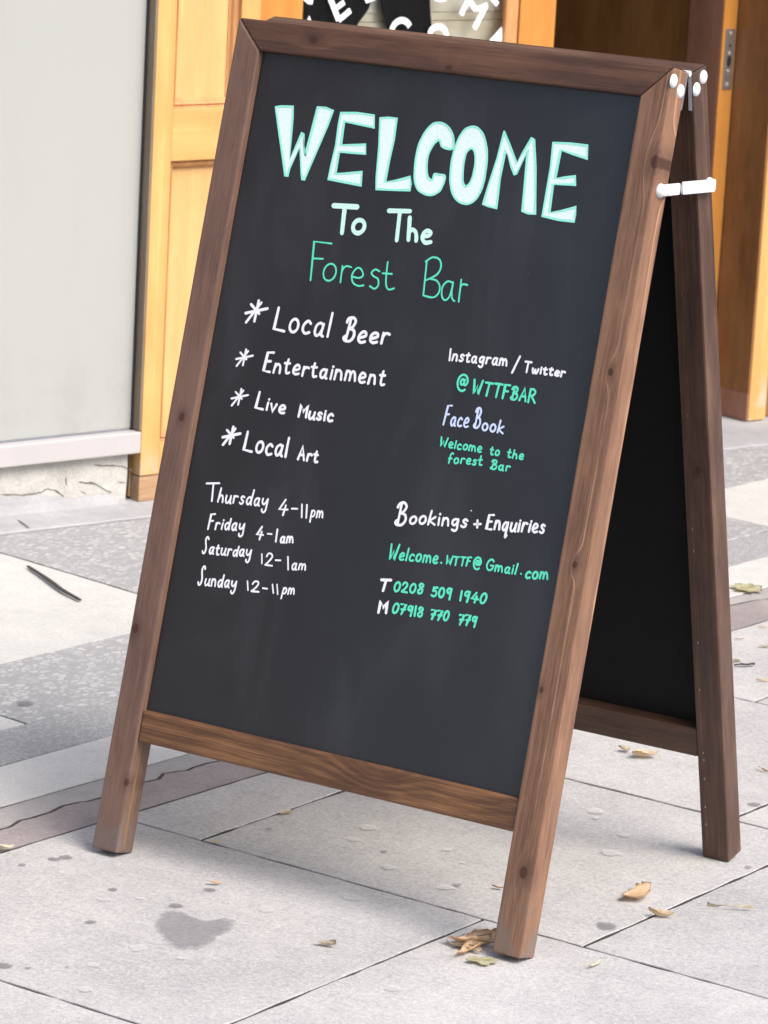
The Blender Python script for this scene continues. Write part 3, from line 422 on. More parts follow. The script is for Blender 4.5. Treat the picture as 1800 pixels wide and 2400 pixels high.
# plinth under it: an uneven wall face with ragged cracks
v = []; f = []; na, nz_ = 150, 9
for i in range(na+1):
    a = -2.6+2.985*i/na
    for j in range(nz_+1):
        z = -.01+.118*j/nz_; d = .120+noise.noise((a*14,z*14,1))*.004+noise.noise((a*50,z*50,4))*.0018; v.append((a,d,z))
for i in range(na):
    for j in range(nz_):
        k = i*(nz_+1)+j; f.append((k,k+nz_+1,k+nz_+2,k+1))
nb = len(v); v += [(-2.6,.3,-.01),(.385,.3,-.01),(.385,.3,.108),(-2.6,.3,.108)]; f += [(nb,nb+3,nb+2,nb+1), (na*(nz_+1),nb+1,nb+2,na*(nz_+1)+nz_)]
plinth = mesh('plinth', v, f, M['plinth'], shop, smooth=True, label='cracked old render plinth below the window')
def ribbon3(name, pts, w, place, mat, parent, jit=.3):
    fine = []
    for A, B in zip(pts[:-1], pts[1:]):
        for j in range(5):
            t = j/5; x = A[0]+(B[0]-A[0])*t; y = A[1]+(B[1]-A[1])*t
            fine.append((x+noise.noise((x*220,y*220,0))*.0016, y+noise.noise((x*220,y*220,5))*.0016))
    fine.append(pts[-1]); v = []; n = len(fine)
    for i, (x, y) in enumerate(fine):
        A = fine[max(0,i-1)]; B = fine[min(n-1,i+1)]; d = Vector((B[0]-A[0],B[1]-A[1])); d = d.normalized() if d.length > 0 else Vector((1,0))
        ww = w*.5*(.35+.9*abs(noise.noise((x*90,y*90,3))))*min(1, (min(i,n-1-i)+.6)/3); v += [place(x-d.y*ww,y+d.x*ww), place(x+d.y*ww,y-d.x*ww)]
    return mesh(name, v, [(2*i,2*i+1,2*i+3,2*i+2) for i in range(n-1)], mat, parent)
for pts in PLINTH_CRACKS:
    ribbon3('crack', pts, .0036, lambda x, z: (x, .1195+noise.noise((x*14,z*14,1))*.004+noise.noise((x*50,z*50,4))*.0018-.0006, z), M['crack'], plinth)
# cement strip at the foot, run up against the plinth in a ragged fillet
v = []; f = []; prof_n = 7
def fil(a):
    for A, B in zip(FILLET[:-1], FILLET[1:]):
        if A[0] <= a <= B[0]: return max(.006, A[1]+(B[1]-A[1])*(a-A[0])/(B[0]-A[0]))
    return .012
na = 160
for i in range(na+1):
    a = -2.6+5.6*i/na; h = max(.004,fil(a)-.007+noise.noise((a*18,2,2))*.004) if a < .39 else .003
    y0 = -.004-.014*a+.004
    for y, z in ((y0,-.03),(y0,.0005),(y0+.003,.003),(.06,.0035),(.095,.004+h*.12),(.112,.004+h*.55),(.1185,.004+h)) if a < .39 else ((y0,-.03),(y0,.0005),(y0+.003,.003),(.06,.0035),(.12,.004),(.25,.004),(.40,.0045)):
        v.append((a,y+noise.noise((a*30,y*30,7))*.001,z+(noise.noise((a*20,y*20,3))*.0012 if z > 0 else 0)))
for i in range(na):
    for j in range(prof_n-1):
        k = i*prof_n+j; f.append((k,k+prof_n,k+prof_n+1,k+1))
strip = mesh('cement_strip', v, f, M['cement'], shop, smooth=False)
ribbon3('crack', STRIP_CRACK, .006, lambda x, y: (*fa_of(x,y), .0050), M['crack'], strip)

# ring of moulding: lofted loops (inset, depth)
def moulding(name, x0, x1, z0, z1, prof, mat, parent):
    v = []; f = []; n = len(prof)
    for ins, dep in prof: v += [(x0+ins,dep,z0+ins),(x1-ins,dep,z0+ins),(x1-ins,dep,z1-ins),(x0+ins,dep,z1-ins)]
    for k in range(n-1):
        for j in range(4): f.append((4*k+j,4*k+(j+1)%4,4*k+4+(j+1)%4,4*k+4+j))
    return mesh(name, v, f, mat, parent)
PROF = [(0,.104),(.001,.110),(.004,.1115),(.008,.108),(.012,.1105),(.015,.117),(.0185,.1195),(.020,.123)]
# panelled timber pilaster
pil = box('pilaster', (.402,.135,.010), (.662,.30,2.45), M['pine_z'], shop, label='panelled orange pine pilaster between window and door')
T0, TR = .4035, .659
box('stile', (T0,.100,.0585), (.4495,.134,2.45), M['pine_z'], pil, bevel=.0015)
box('stile', (.611,.100,.0585), (TR,.134,2.45), M['pine_z'], pil, bevel=.0015)
for z0, z1 in ((.0585,.125),(.6975,.8015),(1.72,1.84)):
    box('rail', (.4500,.1008,z0), (.6105,.134,z1), M['pine_x'], pil, bevel=.001)
for z0, z1 in ((.125,.6975),(.8015,1.72),(1.84,2.45)):
    moulding('moulding', .4495, .611, z0, z1, PROF, M['mould'], pil)
    box('panel', (.466,.1215,z0+.016), (.594,.133,z1-.016), M['pine_pale'], pil)
box('edge', (.3985,.1015,.152), (.4030,.128,2.44), M['frame_shade'], pil)  # strip added over the stile's side, its grey-brown standing for shade there
box('base_block', (T0+.001,.103,.004), (TR-.001,.134,.0565), wood('worn_base_block','x',(.20,.11,.05),(.36,.22,.12),(.50,.37,.25),freq=60,streak=.4,rough=.6), pil, bevel=.002)
# cladding and wall above and beside (unseen; darkened and ended to shape the board's reflection)
wall = box('wall', (-8.9,.10,-.02), (-2.68,.42,4.6), M['render'], shop)
box('wall', (-2.68,.10,2.46), (6.0,.42,4.6), M['render'], shop)
box('wall', (2.45,.22,-.02), (6.0,.42,2.46), M['render'], shop)
# glazed door leaf
D = .30
door = box('door', (.80,D+.004,.012), (.9285,D+.044,2.40), M['pine_deep'], shop, bevel=.002, label='orange timber door with a lettered glass pane')
box('frame', (.664,.20,.01), (.797,.36,2.45), M['pine_deep'], shop, bevel=.002)
box('stile', (1.536,D,.012), (1.6415,D+.044,2.40), M['pine_deep'], door, bevel=.002)
box('rail', (.9295,D+.002,.012), (1.535,D+.042,.42), M['pine_x'], door, bevel=.001)
box('rail', (.9295,D+.002,2.22), (1.535,D+.042,2.40), M['pine_x'], door, bevel=.001)
box('glazing_bead', (1.4965,D+.003,.421), (1.5335,D+.016,2.219), M['mould'], door, bevel=.003)
def glass():
    m = NT('window_glass'); fr = m.n('ShaderNodeFresnel'); fr.inputs[0].default_value = 1.5
    tr = m.n('ShaderNodeBsdfTransparent'); m.put(tr.inputs[0], (.93,.95,.94)); gl = m.n('ShaderNodeBsdfGlossy'); m.put(gl.inputs['Roughness'], .02); mx = m.n('ShaderNodeMixShader')
    m.put(mx.inputs[0], m.mul(fr.outputs[0],1.0)); m.t.links.new(tr.outputs[0], mx.inputs[1]); m.t.links.new(gl.outputs[0], mx.inputs[2]); m.t.links.new(mx.outputs[0], m.out.inputs[0]); return m.m
M['glass'] = glass()
mesh('pane', [(.925,D+.012,.415),(1.5,D+.012,.415),(1.5,D+.012,2.225),(.925,D+.012,2.225)], [(0,1,2,3)], M['glass'], door)
M['vinyl'] = plain('white_window_vinyl', (.82,.83,.84), .5, .03)
def smooth_pts(pts, k=7):
    if len(pts) < 3: return list(pts)
    closed = (Vector(pts[0])-Vector(pts[-1])).length < 1e-4; n = len(pts); out = []
    for i in range(n-1):
        p0 = pts[i-1] if i > 0 else (pts[-2] if closed else pts[0]); p1, p2 = pts[i], pts[i+1]; p3 = pts[i+2] if i+2 < n else (pts[1] if closed else pts[-1])
        for j in range(k):
            t = j/k
            out.append(tuple(.5*((2*p1[c])+(-p0[c]+p2[c])*t+(2*p0[c]-5*p1[c]+4*p2[c]-p3[c])*t*t+(-p0[c]+3*p1[c]-3*p2[c]+p3[c])*t**3) for c in (0,1)))
    out.append(tuple(pts[-1])); return out
def ribbon(V, F, pts, w, h0, dh, vary=.10, cap=True, seed=0):
    """flat brush stroke in (x, y, height); the height creeps up so that crossings never share a plane"""
    n = len(pts)
    if n < 2: return h0
    base = len(V); h = h0; dirs = []
    for i in range(n):
        A = pts[max(0,i-1)]; B = pts[min(n-1,i+1)]; d = Vector((B[0]-A[0],B[1]-A[1]))
        dirs.append(d.normalized() if d.length > 1e-9 else (dirs[-1] if dirs else Vector((1,0))))
    for i, (x, y) in enumerate(pts):
        ww = w*.5*(1+vary*noise.noise((x*120+seed,y*120,seed))); d = dirs[i]
        m = 1.0
        if 0 < i < n-1:
            a = Vector((pts[i][0]-pts[i-1][0],pts[i][1]-pts[i-1][1])); b = Vector((pts[i+1][0]-pts[i][0],pts[i+1][1]-pts[i][1]))
            if a.length > 1e-9 and b.length > 1e-9: m = min(1.5, 1/max(.5, math.cos(a.angle(b)/2)))
        V.append((x-d.y*ww*m, y+d.x*ww*m, h)); V.append((x+d.y*ww*m, y-d.x*ww*m, h)); h += dh
    for i in range(n-1): F.append((base+2*i, base+2*i+1, base+2*i+3, base+2*i+2))
    if cap:
        for i, s in ((0,-1),(n-1,1)):
            x, y = pts[i]; d = dirs[i]*s; L = Vector((-d.y,d.x)); ids = [base+2*i+(0 if s > 0 else 1)]
            hh = V[base+2*i][2]; r = (Vector(V[base+2*i][:2])-Vector((x,y))).length
            for t in (.25,.5,.75):
                q = L*math.cos(math.pi*t)*r+d*math.sin(math.pi*t)*r; V.append((x+q.x,y+q.y,hh)); ids.append(len(V)-1)
            ids.append(base+2*i+(1 if s > 0 else 0)); F.append(tuple(ids))
    return h
for kind, pts, w in WINDOW_LETTERS:
    V, F = [], []
    if kind == 'p': V = [(x,y,0) for x,y in pts]; F = [tuple(range(len(V)))]
    else: ribbon(V, F, smooth_pts(pts) if len(pts) > 3 else pts, w, 0, .00002, 0, cap=False)
    mesh('window_lettering', [(x,D+.0108-h-.0002*random.random(),z) for x,z,h in V], F, M['vinyl'], door)
# second leaf standing open at a right angle, lock edge towards the street
L0, L1 = 2.1622, 2.2066
leaf2 = box('door', (L0,D,.012), (L1,D+.112,2.38), M['mahogany_stile'], shop, bevel=.0015, label='brown door leaf standing open with a lock faceplate on its edge')
box('edge_strip', (L0+.001,D-.003,.014), (L1-.001,D-.0005,2.378), M['pine_deep'], leaf2)
box('panel', (L0+.014,D+.1125,.2), (L1-.014,D+.70,2.2), M['mahogany'], leaf2)
box('rail', (L0,D+.1125,.012), (L1,D+.70,.199), M['mahogany_stile'], leaf2)
box('rail', (L0,D+.1125,2.201), (L1,D+.70,2.38), M['mahogany_stile'], leaf2)
box('stile', (L0,D+.7005,.012), (L1,D+.82,2.38), M['mahogany_stile'], leaf2)
fp = box('lock_faceplate', (2.1715,D-.0055,.772), (2.2015,D-.0031,.912), M['steel'], leaf2, bevel=.0008)
for zz, rr, mt in ((.902,.0045,'steel_bright'),(.874,.003,'dark_hole'),(.856,.0045,'steel_bright'),(.838,.0065,'dark_hole'),(.815,.004,'steel_bright'),(.784,.0045,'steel_bright')):
    vv = [(2.1865+math.cos(t*math.pi/5)*rr, D-.0066 if k else D-.0056, zz+math.sin(t*math.pi/5)*rr*(2.2 if rr > .006 else 1)) for k in (0,1) for t in range(10)]
    mesh('screw' if mt != 'dark_hole' else 'latch_hole', vv, [tuple(range(10,20))]+[(i,(i+1)%10,10+(i+1)%10,10+i) for i in range(10)], M[mt], fp)
# post right of the doorway with its worn foot
post = box('door_post', (2.214,.172,.006), (2.270,.30,2.45), M['pine_z'], shop, bevel=.003)
box('door_post', (2.2705,.20,.006), (2.45,.34,2.45), M['mahogany'], shop)
box('reveal', (2.2075,.3005,.045), (2.4,.36,2.45), M['mahogany'], shop)
box('reveal', (2.2095,.175,.0725), (2.2135,.30,2.44), wood('shaded_reveal','z',(.13,.055,.018),(.22,.10,.035),(.28,.14,.055),freq=40,streak=.05), shop)  # thin board added over the post side, its brown painting the shade there
box('skirting', (2.2095,.175,.006), (2.2135,.30,.072), M['mahogany_stile'], shop, bevel=.001)
# the dim room behind
M['dim'] = plain('dim_plaster', (.20,.15,.10), .8); M['boards'] = wood('floor_boards','x',(.05,.03,.02),(.10,.06,.035),(.14,.09,.05))
box('room_wall', (-2.6,3.2,0), (4.2,3.3,2.6), M['dim'], shop)
box('room_wall', (-2.7,.43,0), (-2.61,3.3,2.6), M['dim'], shop)
box('room_wall', (4.2,.43,0), (4.3,3.3,2.6), M['dim'], shop)
box('room_ceiling', (-2.7,.43,2.6), (4.3,3.3,2.7), M['dim'], shop)
box('room_floor', (-2.6,.41,-.02), (4.2,3.2,.006), M['boards'], shop)
# pale boarded screen and dark shapes made up behind the glass to stand in for its reflections
M['reflection'] = wood('pale_reflection','x',(.70,.58,.40),(.82,.73,.56),(.90,.85,.72),freq=45,streak=.5,rough=.5)
M['reflection2'] = wood('pale_grey_reflection','x',(.72,.64,.50),(.84,.78,.66),(.90,.87,.80),freq=45,streak=.5,rough=.5,seed=4)
scr = empty('reflection_boards', FM @ Matrix.Translation((1.25,.347,0)), label='pale horizontal boards made up behind the door glass for street reflections', category='reflection')
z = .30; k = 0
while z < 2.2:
    h = [.047,.019,.030,.052][k%4]; box('board', (-.34,.0+(.002*(k%3)),z), (.37,.022,z+h-.0012), M['reflection' if k%3 else 'reflection2'], scr, bevel=.0006); z += h; k += 1
M['shape'] = plain('black_shape', (.012,.012,.016), .9, .3, 60, bump=.4)
def dark_shape_obj(name, poly, label):
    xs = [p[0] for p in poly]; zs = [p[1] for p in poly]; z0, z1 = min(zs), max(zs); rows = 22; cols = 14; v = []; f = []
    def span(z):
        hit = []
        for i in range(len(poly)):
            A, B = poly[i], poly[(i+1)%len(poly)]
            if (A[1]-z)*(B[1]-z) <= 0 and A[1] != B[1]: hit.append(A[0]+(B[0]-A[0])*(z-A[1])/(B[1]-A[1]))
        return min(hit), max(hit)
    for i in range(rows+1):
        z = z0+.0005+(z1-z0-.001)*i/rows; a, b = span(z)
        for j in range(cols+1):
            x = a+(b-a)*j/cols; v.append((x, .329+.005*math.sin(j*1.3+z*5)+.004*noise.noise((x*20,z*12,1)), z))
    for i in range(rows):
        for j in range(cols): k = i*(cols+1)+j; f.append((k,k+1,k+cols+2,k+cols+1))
    o = mesh(name, v, f, M['shape'], None, smooth=True, solid=.006, label=label, category='shape', group='made-up dark shapes behind the door glass'); o.matrix_world = FM; return o
dark_shape_obj('dark_shape', DARK_SHAPES[0], 'dark cloth made up behind the glass, left one, under the letter E')
dark_shape_obj('dark_shape', DARK_SHAPES[1], 'dark cloth made up behind the glass, right one, above the letter C')

# ---------------------------------------------------------------- the A-board
Wd, LEAN, w, t, LEANB, s1, s2, YB, K = .70945, .22464, .04335, .0402, .23062, .16243, .20827, .63171, .01482
L = 1.2
sign = empty('sandwich_board', Matrix.Identity(4), label='tall dark-stained wooden sandwich board with chalk-pen writing on black panel', category='sign')
ca, sa = math.cos(LEAN), math.sin(LEAN); cb, sb = math.cos(LEANB), math.sin(LEANB)
MF = Matrix(((1,0,0,0),(0,sa,-ca,0),(0,ca,sa,t*sa),(0,0,0,1)))
MR = Matrix(((-1,0,0,0),(0,-sb,cb,YB),(0,cb,sb,t*sb),(0,0,0,1)))
def frame_side(MX, sg, mats):
    def warp(x, y, z):
        u = sg*x; u = -Wd/2+(u+Wd/2)*(1-K*(y/L-.5)); return (sg*u, y, z)
    def P(name, cpoly, z0, z1, mat, bevel=.003):
        return prism(name, [(-sg*c,y) for c,y in cpoly], z0, z1, mat, sign, bevel=bevel, warp=warp, matrix=MX)
    g = .0003
    r = P('leg', [(w,0),(0,0),(0,L-g),(w,L-w-g)], -t, 0, mats[0])
    l = P('leg', [(Wd-w,0),(Wd,0),(Wd,L-g),(Wd-w,L-w-g)], -t, 0, mats[1])
    P('top_rail', [(g,L),(Wd-g,L),(Wd-w-g,L-w),(w+g,L-w)], -t+.0005, -.0006, mats[2])
    P('bottom_rail', [(w+.0004,s1),(Wd-w-.0004,s1),(Wd-w-.0004,s2),(w+.0004,s2)], -t+.002, -.003, mats[3], .0035)
    b = P('blackboard', [(w-.007,s2-.007),(Wd-w+.007,s2-.007),(Wd-w+.007,L-w+.007),(w-.007,L-w+.007)], -.0185, -.012, M['board'] if sg > 0 else M['board_shaded'], 0)
    return r, l, b
F1 = dict(streak=.55)
mr = wood('stained_pine_right_leg','y',(.058,.029,.018),(.125,.062,.038),(.22,.118,.070),[(.1133,-.0145,.014,.022),(1.0719,-.006,.015,.022),(.7886,-.0168,.009,.014),(.5285,-.0194,.008,.014),(.3563,-.036,.007,.01)],freq=75,streak=.8,seed=1,fine=1.25,wear=(.0,.13,(.145,.115,.098)))
ml = wood('stained_pine_left_leg','y',(.050,.028,.022),(.100,.057,.043),(.160,.093,.068),[(.6275,-.686,.011,.02),(.3193,-.702,.012,.02),(.1023,-.672,.009,.02)],freq=40,streak=.15,seed=2,fine=1.25,wear=(.0,.13,(.135,.110,.097)),knot_col=(.06,.016,.012))
mt_ = wood('stained_pine_top_rail','x',(.040,.020,.015),(.082,.040,.026),(.150,.072,.042),[(-.5755,1.180,.012,.02),(-.3476,1.164,.009,.02)],freq=45,streak=.1,seed=3)
mb = wood('stained_pine_bottom_rail','x',(.040,.018,.010),(.095,.044,.022),(.215,.105,.045),[(-.2644,.197,.030,.035),(-.12,.175,.035,.02)],freq=150,streak=.7,seed=4,wobble=.03,cores=False)
mq = wood('stained_pine_rear','y',(.030,.015,.011),(.070,.037,.026),(.130,.072,.048),[(.62,.02,.010,.02)],freq=60,streak=.3,seed=5)
mqx = wood('stained_pine_rear_rail','x',(.026,.013,.009),(.058,.030,.020),(.105,.056,.036),[],freq=60,streak=.3,seed=6)
leg_r, leg_l, board_f = frame_side(MF, 1, (mr, ml, mt_, mb))
rear_r, rear_l, board_r = frame_side(MR, -1, (mq, mq, mqx, mqx))
# pale groove left by the panel slot, down the inner side of the left leg below the rail
gr = wood('raw_groove','y',(.13,.072,.026),(.18,.105,.04),(.22,.135,.06))
def groove(leg, cx, sgn):
    u = cx; ex = lambda y: -Wd/2+(u+Wd/2)*(1-K*(y/L-.5))
    v = []; y0, y1 = .006, s1-.002
    for y in (y0,y1):
        x = ex(y)
        v += [(x+sgn*.0004,y,-.0140),(x+sgn*.0004,y,-.0175),(x-sgn*.002,y,-.012),(x-sgn*.002,y,-.0185)]
    mesh('panel_groove', v, [(0,1,5,4),(0,2,6,4),(1,3,7,5)], gr, leg)
groove(leg_l, -Wd+w, 1); groove(leg_r, -w, -1)
# staples inside the rear frame
for x, y in [(.0329,.8792),(.0325,.7002),(.033,.528),(.0325,.4937),(.0321,.35),(.0328,.2743),(.0317,.1733),(.0308,.1617),(.0314,.1309),(.0321,.0845),(.032,.0556)]:
    box('staple', (x-.0005,y-.0016,-t-.0008), (x+.0005,y+.0016,-t+.0004), M['steel'], rear_r)
# hinges with domed rivets, one on each side
def dome(name, c, r, h, ax, mat, parent):
    v = []; f = []; n = 14; rings = 5
    for k in range(rings):
        ph = k/(rings-1)*math.pi/2; rr = r*math.cos(ph); hh = h*math.sin(ph)
        for j in range(n):
            th = j/n*2*math.pi; v.append((c[0]+ax*hh, c[1]+rr*math.cos(th), c[2]+rr*math.sin(th)))
    for k in range(rings-1):
        for j in range(n): f.append((k*n+j,k*n+(j+1)%n,(k+1)*n+(j+1)%n,(k+1)*n+j))
    return mesh(name, v, f, mat, parent, smooth=True)
UTOP = -Wd/2+(Wd/2)*(1-K*.5)
for side_x, ax in ((UTOP,1),(-Wd-UTOP,-1)):
    inw = -ax
    a = Vector((0,.3085,1.1672)); 
    hv = []; f0 = MF @ Vector((0,L-.004,-t-.0006)); f1 = MF @ Vector((0,L-.052,-t-.0006)); r0_ = MR @ Vector((0,L-.004,-t-.0030)); r1_ = MR @ Vector((0,L-.052,-t-.0055))
    hinge = mesh('hinge', [(side_x+ax*.0006,f0.y,f0.z),(side_x+inw*.005,f0.y,f0.z),(side_x+inw*.005,f1.y,f1.z),(side_x+ax*.0006,f1.y,f1.z)], [(0,1,2,3)], M['white_plastic'], sign, solid=.0018)
    mesh('hinge_leaf', [(side_x+ax*.0006,r0_.y,r0_.z),(side_x+inw*.005,r0_.y,r0_.z),(side_x+inw*.005,r1_.y,r1_.z),(side_x+ax*.0006,r1_.y,r1_.z)], [(0,1,2,3)], M['white_plastic'], hinge, solid=.0018)
    v = []; n = 12
    for xx in (side_x+ax*.0012, side_x+inw*.012):
        for j in range(n): th = j/n*2*math.pi; v.append((xx,.3110+.0040*math.cos(th),1.1668+.0040*math.sin(th)))
    mesh('hinge_pin', v, [tuple(range(n)),tuple(range(n,2*n))]+[(j,(j+1)%n,n+(j+1)%n,n+j) for j in range(n)], M['white_plastic'], hinge, smooth=False)
    for y, z in ((.2672,1.1595),(.2885,1.1445),(.3500,1.1600),(.3330,1.1445)) if ax > 0 else ():
        dome('rivet', (side_x,y,z), .0098, .0042 if ax > 0 else .0012, ax, M['white_plastic'], hinge)
    # folding stay
    sx = -Wd/2+(ax*Wd/2)*(1-K*.35)
    def barpart(name, A, B, wd, th, x0, parent, r_end):
        A, B = Vector(A), Vector(B); d = (B-A).normalized(); pl = []; nn = Vector((-d.y,d.x))
        for c, s in ((A,-1),(B,1)):
            for k in range(7):
                ang = math.pi/2-math.pi*k/6
                q = c+d*s*math.cos(ang)*wd*.28*r_end+nn*math.sin(ang)*wd*s*-1*-1 if False else c+(d*s)*(math.cos(ang)*wd*.3*r_end)+nn*(math.sin(ang)*wd*(1 if s > 0 else -1))
                pl.append((q.x,q.y))
        m_ = len(pl); v = [(x0,y,z) for y,z in pl]+[(x0+ax*th,y,z) for y,z in pl]
        return mesh(name, v, [tuple(range(m_)),tuple(range(m_,2*m_))]+[(i,(i+1)%m_,m_+(i+1)%m_,m_+i) for i in range(m_)], M['white_plastic'], parent, bevel=.0012)
    stay = barpart('folding_stay', (.2525,1.0158), (.2935,1.0145), .0078, .0040, sx+ax*.0022, sign, 1.0)
    barpart('stay_arm', (.2985,1.0155), (.3865,1.0120), .0086, .0040, sx+ax*.0062, stay, 1.0)
    for y, z, r in ((.2500,1.0150,.0100),(.3868,1.0122,.0104)): dome('pivot', (sx-ax*.0005,y,z), r, .0085, ax, M['white_plastic'], stay)
    for y, z in ((.2560,1.0105),(.3800,1.0075)): dome('rivet', (sx+ax*.0090,y,z), .0016, .001, ax, M['steel'], stay)

# ---------------------------------------------------------------- the writing
O_ = lambda cx, cy, rx, ry, n=10: ('c', [(cx+rx*math.sin(k/n*2*math.pi)+.06*ry*math.cos(k/n*2*math.pi), cy+ry*math.cos(k/n*2*math.pi)) for k in range(n+1)])
l = lambda *p: ('l', list(p)); c = lambda *p: ('c', list(p))
G = {
 'L':(.52,[l((.06,1),(.0,.02),(.50,-.02))]), 'B':(.55,[c((.02,.80),(.10,.95),(.32,1.0),(.46,.84),(.36,.60),(.16,.52)),c((.20,.53),(.46,.46),(.52,.22),(.36,.02),(.12,.02),(.02,.12),(.10,.22)),l((.20,.97),(.14,.05))]),
 'E':(.46,[l((.44,1),(.07,.98),(.0,.02),(.42,0)),l((.04,.52),(.36,.54))]), 'M':(.62,[l((.0,0),(.05,.98),(.30,.45),(.56,1),(.60,.02))]),
 'A':(.56,[l((.0,0),(.27,1),(.52,0)),l((.10,.36),(.44,.36))]), 'I':(.10,[l((.05,1),(.05,0))]), 'T':(.62,[l((.0,.98),(.62,.98)),l((.32,.97),(.28,0))]),
 'W':(.70,[l((.0,1),(.12,.02),(.34,.62),(.46,.0),(.70,1))]), 'F':(.46,[l((.46,1),(.08,.98),(.0,.0)),l((.05,.54),(.36,.56))]), 'R':(.54,[l((.04,.98),(.0,0)),c((.04,.95),(.30,1),(.46,.80),(.34,.56),(.06,.48)),l((.18,.48),(.54,0))]),
 'S':(.50,[c((.46,.86),(.40,.99),(.26,.98),(.18,.80),(.26,.55),(.34,.30),(.26,.06),(.10,.0),(.0,.14))]), 'G':(.62,[c((.56,.84),(.38,1),(.14,.86),(.0,.45),(.14,.06),(.40,.02),(.56,.22),(.56,.44)),l((.34,.44),(.62,.44))]),
 'a':(.46,[c((.38,.46),(.24,.55),(.07,.42),(.03,.16),(.14,.0),(.28,.10),(.38,.36)),c((.39,.53),(.36,.20),(.38,.04),(.46,.0))]), 'c':(.38,[c((.37,.45),(.22,.55),(.05,.38),(.03,.14),(.16,.0),(.37,.06))]),
 'e':(.42,[c((.04,.24),(.22,.27),(.38,.36),(.34,.51),(.20,.55),(.05,.38),(.04,.14),(.18,.0),(.40,.05))]), 'o':(.44,[O_(.22,.275,.20,.275)]), 'l':(.08,[l((.06,1),(.02,0))]), 'i':(.10,[l((.06,.52),(.04,0)),l((.07,.78),(.08,.80))]),
 'r':(.36,[l((.05,.54),(.02,0)),c((.03,.30),(.12,.50),(.24,.54),(.36,.50))]), 'n':(.44,[l((.04,.54),(.0,0)),c((.02,.32),(.14,.52),(.28,.52),(.36,.36),(.40,.0))]), 'm':(.66,[l((.04,.54),(.0,0)),c((.02,.34),(.12,.54),(.24,.50),(.30,.30),(.30,.02)),c((.30,.32),(.42,.54),(.54,.48),(.60,.28),(.64,.0))]),
 't':(.36,[c((.18,.92),(.13,.45),(.13,.12),(.20,.0),(.36,.05)),l((.0,.56),(.32,.58))]), 'v':(.38,[l((.0,.54),(.16,.0),(.38,.55))]), 'u':(.44,[c((.02,.54),(.0,.20),(.10,.0),(.26,.06),(.38,.30)),c((.40,.54),(.38,.16),(.40,.02),(.46,.0))]),
 's':(.36,[c((.35,.48),(.20,.56),(.08,.44),(.16,.30),(.30,.20),(.26,.04),(.12,.0),(.0,.07))]), 'g':(.44,[c((.38,.46),(.24,.55),(.06,.42),(.04,.18),(.16,.06),(.30,.18),(.38,.42)),c((.40,.53),(.38,.10),(.36,-.25),(.22,-.38),(.06,-.28))]),
 'w':(.58,[c((.02,.54),(.06,.14),(.14,.0),(.24,.16),(.28,.44)),c((.28,.40),(.34,.06),(.42,.02),(.52,.24),(.56,.54))]), 'k':(.44,[l((.05,1),(.0,0)),l((.38,.56),(.04,.26),(.44,.0))]), 'f':(.36,[c((.38,.92),(.26,1.0),(.14,.85),(.10,.45),(.06,.0)),l((.0,.48),(.30,.50))]),
 'h':(.44,[l((.06,1),(.0,0)),c((.02,.28),(.14,.52),(.28,.50),(.36,.32),(.40,.0))]), 'd':(.46,[c((.38,.42),(.24,.55),(.06,.40),(.04,.14),(.16,.0),(.30,.14),(.40,.42)),c((.46,1),(.40,.30),(.42,.0))]), 'y':(.48,[c((.04,.54),(.04,.26),(.16,.12),(.32,.24),(.42,.46)),c((.46,.54),(.44,.10),(.40,-.30),(.26,-.48),(.10,-.40),(.08,-.26))]),
 'p':(.44,[l((.06,.54),(.0,-.42)),c((.05,.36),(.18,.55),(.36,.48),(.38,.22),(.24,.04),(.04,.10))]), 'q':(.46,[c((.36,.46),(.22,.55),(.05,.40),(.04,.14),(.16,.02),(.30,.18),(.38,.46)),c((.40,.54),(.36,.0),(.34,-.42),(.44,-.30))]),
 '0':(.50,[O_(.25,.5,.23,.5)]), '1':(.10,[l((.06,1),(.04,0))]), '2':(.52,[c((.02,.74),(.14,.98),(.34,.96),(.42,.74),(.26,.36),(.02,.04)),l((.02,.03),(.52,.0))]), '4':(.58,[l((.34,1),(.02,.36),(.58,.34)),l((.42,.62),(.34,-.04))]),
 '5':(.46,[l((.46,.98),(.12,.94),(.08,.58)),c((.08,.57),(.30,.62),(.44,.38),(.34,.08),(.14,.0),(.0,.10))]), '7':(.48,[l((.0,.96),(.46,1),(.16,-.04)),l((.10,.46),(.46,.50))]), '8':(.46,[c((.36,.92),(.18,1.0),(.06,.82),(.22,.58),(.40,.36),(.34,.06),(.12,.0),(.04,.24),(.22,.52),(.40,.78),(.34,.94))]),
 '9':(.46,[c((.38,.86),(.22,1.0),(.05,.82),(.08,.58),(.24,.52),(.38,.80)),c((.42,.96),(.38,.4),(.34,-.08))]), '@':(.80,[c((.50,.62),(.36,.70),(.26,.52),(.32,.36),(.48,.42),(.54,.66)),c((.54,.68),(.54,.38),(.66,.36),(.76,.58),(.64,.88),(.36,.98),(.10,.78),(.04,.40),(.20,.06),(.46,-.04),(.66,.06))]),
}
lines_ = {}
def put_stroke(line, colr, pts, wd):
    V, F, st = lines_.setdefault((line, colr), ([], [], [0]))
    st[0] += 1
    ribbon(V, F, pts, wd, -.0115+st[0]*.000004, .0000015, .14, True, st[0]*.7)
rj = random.Random(3)
